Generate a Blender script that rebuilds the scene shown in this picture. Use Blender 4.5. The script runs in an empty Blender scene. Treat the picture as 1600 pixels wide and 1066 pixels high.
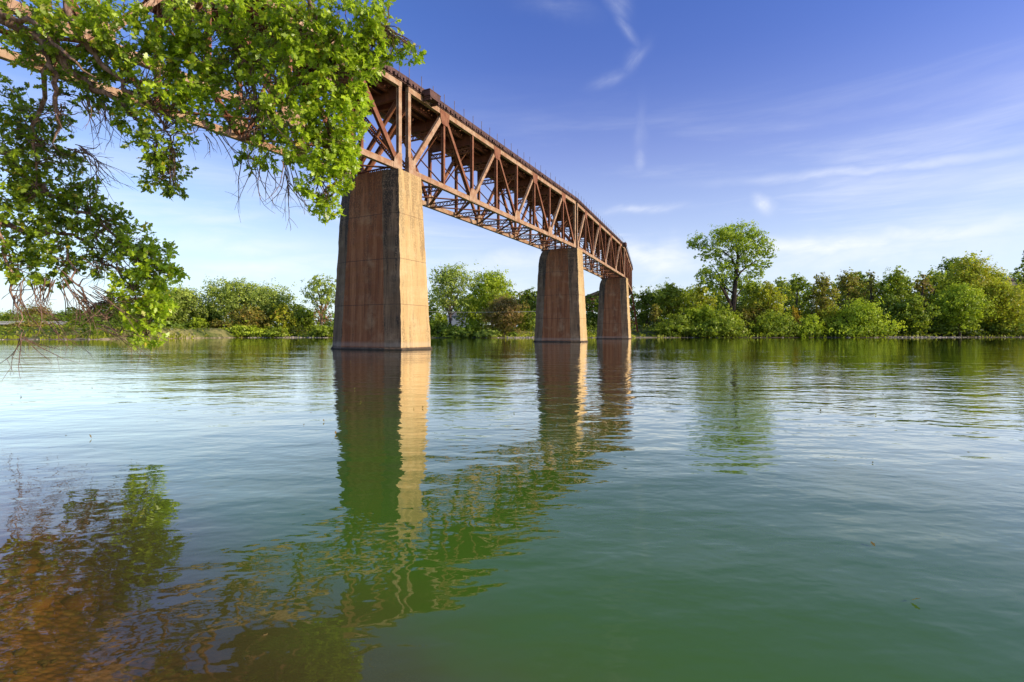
import bpy, math, random
import numpy as np
from mathutils import Vector, Matrix, noise as mnoise

random.seed(7)
RNG = np.random.default_rng(11)
PI = math.pi
scene = bpy.context.scene
COL = scene.collection
F, HX, HY, CAMZ = 800.0, 800.0, 521.0, 1.6     # focal in photo pixels, horizon row, eye height


def at(x, y, d):
    """photo pixel + distance -> point in the place"""
    return Vector(((x - HX) / F * d, d, CAMZ + (HY - y) / F * d))


# ------------------------------------------------------------------ nodes
def new_mat(name):
    m = bpy.data.materials.new(name)
    m.use_nodes = True
    m.node_tree.nodes.clear()
    return m, NT(m.node_tree)


class NT:
    def __init__(self, nt):
        self.nt = nt

    def n(self, typ, **kw):
        nd = self.nt.nodes.new(typ)
        for k, v in kw.items():
            setattr(nd, k, v)
        return nd

    def put(self, sock, val):
        if isinstance(val, bpy.types.NodeSocket):
            self.nt.links.new(val, sock)
        elif val is not None:
            try:
                sock.default_value = val
            except Exception:
                sock.default_value = (val, val, val)

    def math(self, op, a, b=None, c=None, clamp=False):
        nd = self.n('ShaderNodeMath', operation=op, use_clamp=clamp)
        for i, v in enumerate((a, b, c)):
            if v is not None:
                self.put(nd.inputs[i], v)
        return nd.outputs[0]

    def noise(self, vec, scale, detail=3, rough=0.5, dist=0.0):
        nd = self.n('ShaderNodeTexNoise')
        self.put(nd.inputs['Vector'], vec)
        nd.inputs['Scale'].default_value = scale
        nd.inputs['Detail'].default_value = detail
        nd.inputs['Roughness'].default_value = rough
        nd.inputs['Distortion'].default_value = dist
        return nd.outputs[0]

    def mapping(self, vec, loc=(0, 0, 0), rot=(0, 0, 0), scale=(1, 1, 1)):
        nd = self.n('ShaderNodeMapping')
        self.put(nd.inputs['Vector'], vec)
        nd.inputs['Location'].default_value = loc
        nd.inputs['Rotation'].default_value = rot
        nd.inputs['Scale'].default_value = scale
        return nd.outputs[0]

    def maprange(self, v, a, b, c=0.0, d=1.0, smooth=True):
        nd = self.n('ShaderNodeMapRange', interpolation_type='SMOOTHSTEP' if smooth else 'LINEAR')
        self.put(nd.inputs['Value'], v)
        for k, x in (('From Min', a), ('From Max', b), ('To Min', c), ('To Max', d)):
            self.put(nd.inputs[k], x)
        return nd.outputs['Result']

    def mix(self, fac, a, b, blend='MIX'):
        nd = self.n('ShaderNodeMix', data_type='RGBA', blend_type=blend, clamp_factor=True)
        self.put(nd.inputs[0], fac)
        self.put(nd.inputs[6], a if not isinstance(a, tuple) else (*a[:3], 1))
        self.put(nd.inputs[7], b if not isinstance(b, tuple) else (*b[:3], 1))
        return nd.outputs[2]

    def ramp(self, fac, stops):
        nd = self.n('ShaderNodeValToRGB')
        self.put(nd.inputs[0], fac)
        el = nd.color_ramp.elements
        while len(el) < len(stops):
            el.new(0.5)
        for e, (p, c) in zip(el, stops):
            e.position = p
            e.color = (*c, 1)
        return nd.outputs[0]

    def bump(self, height, strength, dist, normal=None):
        nd = self.n('ShaderNodeBump')
        nd.inputs['Strength'].default_value = strength
        nd.inputs['Distance'].default_value = dist
        self.put(nd.inputs['Height'], height)
        if normal is not None:
            self.put(nd.inputs['Normal'], normal)
        return nd.outputs[0]

    def principled(self, color, rough=0.6, normal=None, spec=0.5, metal=0.0):
        nd = self.n('ShaderNodeBsdfPrincipled')
        self.put(nd.inputs['Base Color'], color if not isinstance(color, tuple) else (*color[:3], 1))
        self.put(nd.inputs['Roughness'], rough)
        self.put(nd.inputs['Metallic'], metal)
        nd.inputs['Specular IOR Level'].default_value = spec
        if normal is not None:
            self.put(nd.inputs['Normal'], normal)
        return nd.outputs[0]

    def out(self, sh):
        o = self.n('ShaderNodeOutputMaterial')
        self.nt.links.new(sh, o.inputs['Surface'])


def coords(t, kind='Object'):
    return t.n('ShaderNodeTexCoord').outputs[kind]


def concrete(name, base, stain, stain_amt, dark=(0.05, 0.035, 0.028), joint=4.35, black=0.0, light=(0.6, 0.5, 0.4)):
    m, t = new_mat(name)
    c = coords(t)
    streak = t.noise(t.mapping(c, scale=(1.7, 1.7, 0.07)), 1.0, 6, 0.62)
    streak2 = t.noise(t.mapping(c, loc=(9, 3, 1), scale=(6.0, 6.0, 0.16)), 1.0, 5, 0.6)
    blot = t.noise(t.mapping(c, loc=(3, 8, 2)), 0.45, 5, 0.6)
    fine = t.noise(c, 7.0, 6, 0.7)
    col = t.mix(t.math('MULTIPLY', t.maprange(streak, 0.33, 0.62), stain_amt), base, stain)
    col = t.mix(t.math('MULTIPLY', t.maprange(streak2, 0.45, 0.72), 0.75), col, t.mix(0.5, col, dark))
    col = t.mix(t.math('MULTIPLY', t.maprange(blot, 0.5, 0.75), 0.45), col, light)
    col = t.mix(t.math('MULTIPLY', t.maprange(fine, 0.35, 0.8), 0.5), col, t.mix(0.6, col, dark))
    sep = t.n('ShaderNodeSeparateXYZ')
    t.put(sep.inputs[0], c)
    z = sep.outputs[2]
    # black weathering creeping down from the top and in vertical runs
    if black > 0:
        run = t.noise(t.mapping(c, loc=(1, 5, 7), scale=(1.3, 1.3, 0.12)), 1.2, 5, 0.7)
        run = t.math('ADD', run, t.maprange(z, 7.0, 17.5, -0.03, 0.11))
        run = t.math('MULTIPLY', t.maprange(run, 0.5, 0.63), t.maprange(fine, 0.35, 0.55))
        col = t.mix(t.math('MULTIPLY', run, black), col, (0.03, 0.025, 0.022))
    # lift joints of the pours
    zz = t.math('FRACT', t.math('DIVIDE', t.math('ADD', z, t.math('MULTIPLY', fine, 0.06)), joint))
    ln = t.math('LESS_THAN', zz, 0.013)
    col = t.mix(t.math('MULTIPLY', ln, 0.75), col, dark)
    # pale tide band and dark wet foot
    tide = t.math('MULTIPLY', t.maprange(z, 0.25, 0.4), t.maprange(z, 0.9, 0.55))
    col = t.mix(t.math('MULTIPLY', tide, 0.22), col, (0.55, 0.47, 0.38))
    wet = t.maprange(t.math('ADD', z, t.math('MULTIPLY', streak2, 0.7)), 0.62, 0.40)
    col = t.mix(t.math('MULTIPLY', wet, 0.8), col, (0.045, 0.04, 0.028))
    board = t.noise(t.mapping(c, scale=(9, 9, 0.3)), 1.0, 2, 0.5)
    h = t.math('ADD', t.math('MULTIPLY', fine, 0.6), t.math('ADD', t.math('MULTIPLY', board, 0.5), t.math('MULTIPLY', ln, -0.6)))
    t.out(t.principled(col, 0.88, t.bump(h, 0.55, 0.05), 0.25))
    return m


def steel(name, paint, rust, amt, dark=(0.045, 0.02, 0.013)):
    m, t = new_mat(name)
    c = coords(t)
    a = t.noise(c, 1.1, 6, 0.65)
    b = t.noise(t.mapping(c, loc=(4, 4, 4), scale=(1, 1, 0.35)), 5.0, 6, 0.7)
    f = t.noise(c, 22, 3, 0.6)
    col = t.mix(t.math('MULTIPLY', t.maprange(a, 0.35, 0.65), amt), paint, rust)
    col = t.mix(t.maprange(b, 0.5, 0.75), col, t.mix(0.55, rust, dark))
    col = t.mix(t.math('MULTIPLY', t.maprange(f, 0.5, 0.8), 0.5), col, dark)
    t.out(t.principled(col, 0.72, t.bump(t.math('ADD', b, f), 0.3, 0.02), 0.35))
    return m


def foliage(name, lo, hi, warm, transl=0.35, gloss=0.06, objvar=True):
    """per-leaf attribute 'rnd' (0..1) drives the colour, painted crown shade included"""
    m, t = new_mat(name)
    a = t.n('ShaderNodeAttribute', attribute_name='tone_shade')
    w = t.n('ShaderNodeAttribute', attribute_name='warm')
    col = t.mix(a.outputs['Fac'], lo, hi)
    col = t.mix(w.outputs['Fac'], col, warm)
    d = t.n('ShaderNodeBsdfDiffuse')
    t.put(d.inputs[0], col)
    tr = t.n('ShaderNodeBsdfTranslucent')
    t.put(tr.inputs[0], t.mix(0.45, col, (0.55, 0.68, 0.03)))
    mx = t.n('ShaderNodeMixShader')
    mx.inputs[0].default_value = transl
    t.nt.links.new(d.outputs[0], mx.inputs[1])
    t.nt.links.new(tr.outputs[0], mx.inputs[2])
    g = t.n('ShaderNodeBsdfGlossy')
    g.inputs['Roughness'].default_value = 0.42
    mg = t.n('ShaderNodeMixShader')
    mg.inputs[0].default_value = gloss
    t.nt.links.new(mx.outputs[0], mg.inputs[1])
    t.nt.links.new(g.outputs[0], mg.inputs[2])
    t.out(mg.outputs[0])
    return m


def bark(name, a, b, scale=6):
    m, t = new_mat(name)
    c = coords(t)
    n = t.noise(t.mapping(c, scale=(1, 1, 0.3)), scale, 6, 0.7)
    col = t.mix(t.maprange(n, 0.35, 0.68), a, b)
    t.out(t.principled(col, 0.9, t.bump(n, 0.8, 0.02), 0.2))
    return m


# ------------------------------------------------------------------ mesh helpers
class MB:
    def __init__(self):
        self.v, self.f, self.m = [], [], []

    def box(self, o, ax, ay, az, mi=0):
        """box from centre o with half-axis vectors"""
        o, ax, ay, az = map(Vector, (o, ax, ay, az))
        b = len(self.v)
        for sx in (-1, 1):
            for sy in (-1, 1):
                for sz in (-1, 1):
                    self.v.append(o + ax * sx + ay * sy + az * sz)
        for q in ((0, 1, 3, 2), (4, 6, 7, 5), (0, 4, 5, 1), (2, 3, 7, 6), (0, 2, 6, 4), (1, 5, 7, 3)):
            self.f.append(tuple(b + i for i in q))
            self.m.append(mi)

    def bx(self, x0, x1, y0, y1, z0, z1, mi=0):
        self.box(((x0 + x1) / 2, (y0 + y1) / 2, (z0 + z1) / 2), ((x1 - x0) / 2, 0, 0), (0, (y1 - y0) / 2, 0), (0, 0, (z1 - z0) / 2), mi)

    def beam(self, p, q, w, h, side, kind='box', mi=0):
        """beam p->q; w = width along 'side', h = depth square to it"""
        p, q = Vector(p), Vector(q)
        d = q - p
        L = d.length
        d.normalize()
        s = Vector(side)
        s = (s - d * s.dot(d)).normalized()
        n = d.cross(s)
        c = (p + q) / 2
        if kind == 'box':
            self.box(c, d * L / 2, s * w / 2, n * h / 2, mi)
        elif kind == 'H':      # flanges facing 'side', web between
            t = 0.035
            self.box(c + s * (w / 2 - t), d * L / 2, s * t, n * h / 2, mi)
            self.box(c - s * (w / 2 - t), d * L / 2, s * t, n * h / 2, mi)
            self.box(c, d * (L / 2 - 0.004), s * (w / 2 - 2 * t - 0.002), n * 0.03, mi)
        elif kind == 'I':      # flanges top/bottom (square to side)
            t = 0.03
            self.box(c + n * (h / 2 - t), d * L / 2, s * w / 2, n * t, mi)
            self.box(c - n * (h / 2 - t), d * L / 2, s * w / 2, n * t, mi)
            self.box(c, d * (L / 2 - 0.004), s * 0.03, n * (h / 2 - 2 * t - 0.002), mi)
        elif kind == 'lat':    # two angles with zig-zag lacing in the n direction
            r = 0.045
            self.box(c + n * (h / 2), d * L / 2, s * w / 2, n * r, mi)
            self.box(c - n * (h / 2), d * L / 2, s * w / 2, n * r, mi)
            k = max(2, int(L / (h * 1.0)))
            for i in range(k):
                a = p + d * (L * i / k)
                b = p + d * (L * (i + 1) / k)
                e = 1 if i % 2 else -1
                self.rod(a + n * (h / 2 * e), b - n * (h / 2 * e), 0.032, s, mi)
                self.rod(a - n * (h / 2 * e) + s * 0.02, b + n * (h / 2 * e) + s * 0.02, 0.03, s, mi)

    def rod(self, p, q, r, side=(0, 0, 1), mi=0):
        p, q = Vector(p), Vector(q)
        d = q - p
        if d.length < 1e-6:
            return
        L = d.length
        d.normalize()
        s = Vector(side)
        s = s - d * s.dot(d)
        if s.length < 1e-3:
            s = Vector((1, 0, 0)) - d * d.x
        s.normalize()
        self.box((p + q) / 2, d * L / 2, s * r, d.cross(s) * r, mi)

    def tube(self, pts, rad, seg=6, mi=0, cap=True):
        pts = [Vector(p) for p in pts]
        n = len(pts)
        b = len(self.v)
        ref = Vector((0.13, 0.27, 1)).normalized()
        for i, p in enumerate(pts):
            d = (pts[min(i + 1, n - 1)] - pts[max(i - 1, 0)])
            if d.length < 1e-9:
                d = Vector((0, 0, 1))
            d.normalize()
            s = ref - d * ref.dot(d)
            if s.length < 0.05:
                s = Vector((1, 0, 0)) - d * d.x
            s.normalize()
            t = d.cross(s)
            r = rad[i]
            for k in range(seg):
                a = 2 * PI * k / seg
                self.v.append(p + s * (r * math.cos(a)) + t * (r * math.sin(a)))
        for i in range(n - 1):
            for k in range(seg):
                k2 = (k + 1) % seg
                self.f.append((b + i * seg + k, b + i * seg + k2, b + (i + 1) * seg + k2, b + (i + 1) * seg + k))
                self.m.append(mi)
        if cap:
            self.f.append(tuple(b + (n - 1) * seg + k for k in range(seg)))
            self.m.append(mi)

    def build(self, name, mats, parent=None, smooth=False):
        me = bpy.data.meshes.new(name)
        me.from_pydata([tuple(v) for v in self.v], [], self.f)
        if not isinstance(mats, (list, tuple)):
            mats = [mats]
        for m in mats:
            me.materials.append(m)
        if len(mats) > 1:
            me.polygons.foreach_set('material_index', self.m)
        if smooth:
            me.polygons.foreach_set('use_smooth', [True] * len(me.polygons))
        me.validate()
        me.update()
        o = bpy.data.objects.new(name, me)
        COL.objects.link(o)
        o.parent = parent
        return o


def cards(name, verts, k, mat, tone_shade, warm, parent):
    """verts: (N*k,3) array, one k-gon per leaf; rnd/warm: (N,)"""
    n = len(verts) // k
    me = bpy.data.meshes.new(name)
    me.vertices.add(n * k)
    me.vertices.foreach_set('co', np.asarray(verts, dtype=np.float32).ravel())
    me.loops.add(n * k)
    me.loops.foreach_set('vertex_index', np.arange(n * k, dtype=np.int32))
    me.polygons.add(n)
    me.polygons.foreach_set('loop_start', np.arange(0, n * k, k, dtype=np.int32))
    me.polygons.foreach_set('loop_total', np.full(n, k, dtype=np.int32))
    me.update(calc_edges=True)
    for nm, arr in (('tone_shade', tone_shade), ('warm', warm)):
        a = me.attributes.new(nm, 'FLOAT', 'POINT')
        a.data.foreach_set('value', np.repeat(arr, k).astype(np.float32))
    me.materials.append(mat)
    o = bpy.data.objects.new(name, me)
    COL.objects.link(o)
    o.parent = parent
    return o


def unit(a):
    return a / (np.linalg.norm(a, axis=1, keepdims=True) + 1e-9)


def leaf_polys(cent, direc, normal, shape, size):
    """place the 2-D outline 'shape' (k,3: along, across, lift) on every centre"""
    d = unit(direc)
    nn = normal - d * np.sum(normal * d, axis=1, keepdims=True)
    nn = unit(nn)
    s = np.cross(d, nn)
    k = len(shape)
    out = np.empty((len(cent), k, 3))
    for i, (a, b, c) in enumerate(shape):
        out[:, i, :] = cent + size[:, None] * (d * a + s * b + nn * c)
    return out.reshape(-1, 3)


def thing(name, label, cat, loc=(0, 0, 0), rz=0, group=None):
    o = bpy.data.objects.new(name, None)
    o.empty_display_size = 0.3
    COL.objects.link(o)
    o.location = loc
    o.rotation_euler = (0, 0, rz)
    o['label'] = label
    o['category'] = cat
    if group:
        o['group'] = group
    return o


def part(name, parent, loc=(0, 0, 0)):
    pass


# ------------------------------------------------------------------ terrain
SH = [(-3000, 95), (-260, 112), (-160, 124), (-105, 130), (-100, 183), (-80, 185), (-60, 184), (-20, 180), (0, 176), (20, 182), (60, 186), (120, 188), (200, 196), (300, 205), (3000, 500)]


def shore(x):
    x = float(x)
    for (x0, y0), (x1, y1) in zip(SH, SH[1:]):
        if x <= x1:
            t = (x - x0) / (x1 - x0)
            t = t * t * (3 - 2 * t)
            return y0 + (y1 - y0) * t
    return SH[-1][1]


def sm(a, b, x):
    t = min(1, max(0, (x - a) / (b - a)))
    return t * t * (3 - 2 * t)


def H(x, y):
    s = y + 0.8 * x
    nz = mnoise.noise(Vector((x * 0.9, y * 0.9, 0))) * 0.09 + mnoise.noise(Vector((x * 0.25, y * 0.25, 3))) * 0.14
    if s > 0:
        near = max(-3.5, -0.24 * s + nz * min(1, s))
    else:
        near = min(4, -0.2 * s) + nz * 0.3
    t = y - shore(x) - 3.0 * mnoise.noise(Vector((x * 0.05, 7, 1))) - 1.0 * mnoise.noise(Vector((x * 0.3, 7, 5)))
    if t < 0:
        far = max(-3.5, t * 0.15)
    else:
        far = 0.35 * sm(0, 3, t) + 2.6 * sm(4, 16, t) + 0.012 * max(0, t - 14)
        far += 13 * sm(80, 230, x) * sm(8, 60, t)
        far += mnoise.noise(Vector((x * 0.07, y * 0.07, 9))) * 0.7 * sm(0, 15, t)
    return max(near, far)


def gridmesh(name, xs, ys, hf, mat):
    nx, ny = len(xs), len(ys)
    v = [(x, y, hf(x, y)) for y in ys for x in xs]
    f = [(j * nx + i, j * nx + i + 1, (j + 1) * nx + i + 1, (j + 1) * nx + i) for j in range(ny - 1) for i in range(nx - 1)]
    me = bpy.data.meshes.new(name)
    me.from_pydata(v, [], f)
    me.polygons.foreach_set('use_smooth', [True] * len(f))
    me.materials.append(mat)
    o = bpy.data.objects.new(name, me)
    COL.objects.link(o)
    return o


def ground_material():
    m, t = new_mat('bank_and_riverbed')
    g = t.n('ShaderNodeNewGeometry').outputs['Position']
    sep = t.n('ShaderNodeSeparateXYZ')
    t.put(sep.inputs[0], g)
    z = sep.outputs[2]
    big = t.noise(g, 0.06, 5, 0.6)
    mid = t.noise(g, 0.6, 6, 0.65)
    fine = t.noise(g, 5, 6, 0.7)
    # stony bottom
    vor = t.n('ShaderNodeTexVoronoi')
    t.put(vor.inputs['Vector'], t.mapping(g, scale=(1, 1, 1)))
    vor.inputs['Scale'].default_value = 17
    vc = t.n('ShaderNodeSeparateColor')
    t.put(vc.inputs[0], vor.outputs['Color'])
    bed = t.mix(vc.outputs[0], (0.36, 0.165, 0.045), (0.56, 0.31, 0.11))
    bed = t.mix(t.maprange(mid, 0.4, 0.62), bed, (0.13, 0.075, 0.025))
    bed = t.mix(t.math('MULTIPLY', t.maprange(vor.outputs['Distance'], 0.35, 0.75), 0.5), bed, (0.05, 0.03, 0.012))
    grass = t.mix(t.maprange(big, 0.42, 0.58), (0.10, 0.13, 0.025), (0.30, 0.27, 0.09))
    grass = t.mix(t.maprange(mid, 0.45, 0.7), grass, (0.045, 0.07, 0.015))
    grass = t.mix(t.math('MULTIPLY', t.maprange(fine, 0.5, 0.75), 0.6), grass, (0.06, 0.045, 0.02))
    sx_ = t.maprange(sep.outputs[0], 55, 75)
    sand = t.mix(t.maprange(mid, 0.4, 0.6), (0.40, 0.32, 0.22), (0.12, 0.10, 0.05))
    zz = t.math('ADD', z, t.math('MULTIPLY', t.math('SUBTRACT', mid, 0.5), 0.5))
    land = t.mix(t.maprange(zz, 0.12, 0.35), t.mix(t.math('MULTIPLY', sx_, 0.75), sand, (0.05, 0.045, 0.03)), t.mix(t.math('MULTIPLY', sx_, 0.85), grass, (0.03, 0.035, 0.012)))
    col = t.mix(t.maprange(z, -0.02, 0.05), bed, land)
    hgt = t.math('ADD', t.math('MULTIPLY', vor.outputs['Distance'], -0.5), fine)
    t.out(t.principled(col, 0.9, t.bump(hgt, 0.6, 0.06), 0.2))
    return m


xs = sorted(set([round(v, 3) for v in list(np.arange(-9, 9.01, 0.22)) + list(np.arange(-300, 300, 3.0)) + [s * v for s in (-1, 1) for v in (330, 380, 450, 560, 700, 900, 1300, 2000, 3000)]]))
ys = sorted(set([round(v, 3) for v in list(np.arange(-3, 9, 0.2)) + [-60, -40, -25, -15, -10, -7, -5, 10, 11.5, 13.5, 16, 20, 26, 34, 44, 55, 65, 75, 85] + list(np.arange(92, 270, 1.6)) + [275, 285, 300, 320, 350, 400, 500, 700, 1000, 1500, 2200, 3000]]))
ground = gridmesh('ground', xs, ys, H, ground_material())
ground['kind'] = 'structure'
ground['label'] = 'river bed and grassy sandy banks'


# ------------------------------------------------------------------ water
def water_material():
    m, t = new_mat('river_water')
    g = t.n('ShaderNodeNewGeometry').outputs['Position']
    sep = t.n('ShaderNodeSeparateXYZ')
    t.put(sep.inputs[0], g)
    x, y = sep.outputs[0], sep.outputs[1]
    # ripples: heights in metres
    patch = t.maprange(t.noise(t.mapping(g, scale=(0.022, 0.06, 1)), 1.0, 3, 0.55), 0.38, 0.62, 0.5, 1.35)
    a = t.noise(t.mapping(g, rot=(0, 0, 0.16), scale=(0.55, 1.0, 1)), 1.35, 2, 0.45, 0.25)
    b = t.noise(t.mapping(g, loc=(5, 2, 0), rot=(0, 0, -0.25), scale=(0.6, 1.0, 1)), 4.2, 2, 0.5, 0.2)
    c = t.noise(t.mapping(g, loc=(1, 9, 0), rot=(0, 0, 0.4), scale=(0.5, 1.0, 1)), 0.32, 2, 0.5)
    h = t.math('ADD', t.math('MULTIPLY', a, 0.031), t.math('MULTIPLY', b, 0.0100))
    fz = t.noise(t.mapping(g, loc=(2, 2, 0), scale=(0.7, 1.0, 1)), 11.0, 2, 0.5, 0.3)
    h = t.math('ADD', h, t.math('MULTIPLY', fz, t.maprange(t.noise(g, 0.35, 2, 0.5), 0.35, 0.65, 0.0004, 0.003)))
    h = t.math('MULTIPLY', h, t.math('MULTIPLY', patch, t.maprange(y, 18, 95, 1.0, 0.38)))
    h = t.math('ADD', h, t.math('MULTIPLY', c, 0.038))
    nrm = t.bump(h, 1.0, 1.0)
    # how much of the bed shows: grows with depth (same slope as the bed itself)
    s = t.math('ADD', y, t.math('MULTIPLY', x, 0.8))
    wob = t.noise(g, 0.7, 4, 0.6)
    sw = t.math('ADD', s, t.math('MULTIPLY', t.math('SUBTRACT', wob, 0.5), 1.6))
    clear = t.maprange(sw, 0.2, 2.7, 0.74, 0.0)
    tb = t.noise(t.mapping(g, scale=(0.04, 0.1, 1)), 1.0, 3, 0.5)
    body = t.mix(t.maprange(tb, 0.35, 0.65), (0.066, 0.150, 0.012), (0.084, 0.180, 0.020))
    silt = t.mix(t.maprange(sw, 1.0, 3.2), (0.12, 0.092, 0.024), body)
    dif = t.n('ShaderNodeBsdfDiffuse')
    t.put(dif.inputs[0], silt)
    ref = t.n('ShaderNodeBsdfTransparent')
    ref.inputs[0].default_value = (1.0, 0.88, 0.62, 1)
    under = t.n('ShaderNodeMixShader')
    t.put(under.inputs[0], clear)
    t.nt.links.new(dif.outputs[0], under.inputs[1])
    t.nt.links.new(ref.outputs[0], under.inputs[2])
    gl = t.n('ShaderNodeBsdfGlossy')
    gl.inputs['Roughness'].default_value = 0.015
    gl.inputs['Color'].default_value = (1.0, 0.99, 0.94, 1)
    t.put(gl.inputs['Normal'], nrm)
    fr = t.n('ShaderNodeFresnel')
    bf = t.n('ShaderNodeNewGeometry').outputs['Backfacing']
    t.put(fr.inputs['IOR'], t.maprange(bf, 0.0, 1.0, 1.37, 1 / 1.37, smooth=False))
    t.put(fr.inputs['Normal'], nrm)
    mx = t.n('ShaderNodeMixShader')
    F0 = fr.outputs[0]
    t.put(mx.inputs[0], t.math('ADD', F0, t.math('MULTIPLY', t.math('MULTIPLY', F0, F0), t.math('MULTIPLY', t.math('SUBTRACT', 1.0, F0), 2.9))))
    t.nt.links.new(under.outputs[0], mx.inputs[1])
    t.nt.links.new(gl.outputs[0], mx.inputs[2])
    t.out(mx.outputs[0])
    return m


water = gridmesh('water', [-3000, -1000, -300, -100, -30, 0, 30, 100, 300, 1000, 3000], [-60, -10, 0, 10, 40, 100, 160, 230, 330, 520], lambda x, y: 0.0, water_material())
water['kind'] = 'structure'
water['label'] = 'calm green river with ripples'

# ------------------------------------------------------------------ materials
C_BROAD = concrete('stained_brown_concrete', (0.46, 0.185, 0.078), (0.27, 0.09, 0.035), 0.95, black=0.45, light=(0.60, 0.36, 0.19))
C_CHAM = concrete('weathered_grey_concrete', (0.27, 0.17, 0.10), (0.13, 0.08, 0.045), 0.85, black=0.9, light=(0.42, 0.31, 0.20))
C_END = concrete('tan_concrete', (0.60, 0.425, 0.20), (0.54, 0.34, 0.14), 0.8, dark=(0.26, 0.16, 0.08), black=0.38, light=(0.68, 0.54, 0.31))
S_PALE = steel('faded_rusty_chord_steel', (0.46, 0.305, 0.185), (0.30, 0.135, 0.060), 0.85)
S_RUST = steel('rusty_steel', (0.28, 0.115, 0.052), (0.19, 0.056, 0.020), 0.95)
S_DARK = steel('dark_rusty_steel', (0.22, 0.070, 0.028), (0.12, 0.036, 0.016), 0.9)
TIMBER = steel('dark_creosoted_timber', (0.13, 0.06, 0.045), (0.07, 0.035, 0.028), 0.9, (0.02, 0.012, 0.01))
GALV = steel('thin_grey_rod_steel', (0.25, 0.18, 0.15), (0.15, 0.09, 0.07), 0.7)

# ------------------------------------------------------------------ the railway bridge
P = [(-35.5, 6.2), (-10.7, 50.6), (11.93, 95.9), (32.0, 146.0), (46.3, 198), (55, 250), (58, 302), (55.5, 354), (48, 406)]
ZB, ZT, W = 17.8, 25.9, 6.2
bridge = thing('railway_bridge', 'rusty curved railway bridge of deck trusses on tall concrete piers across the river', 'bridge', (P[1][0], P[1][1], 0))
BO = Vector((P[1][0], P[1][1], 0))


def sub(mb, name, mat, parent):
    return mb.build(name, mat, parent)


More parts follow.
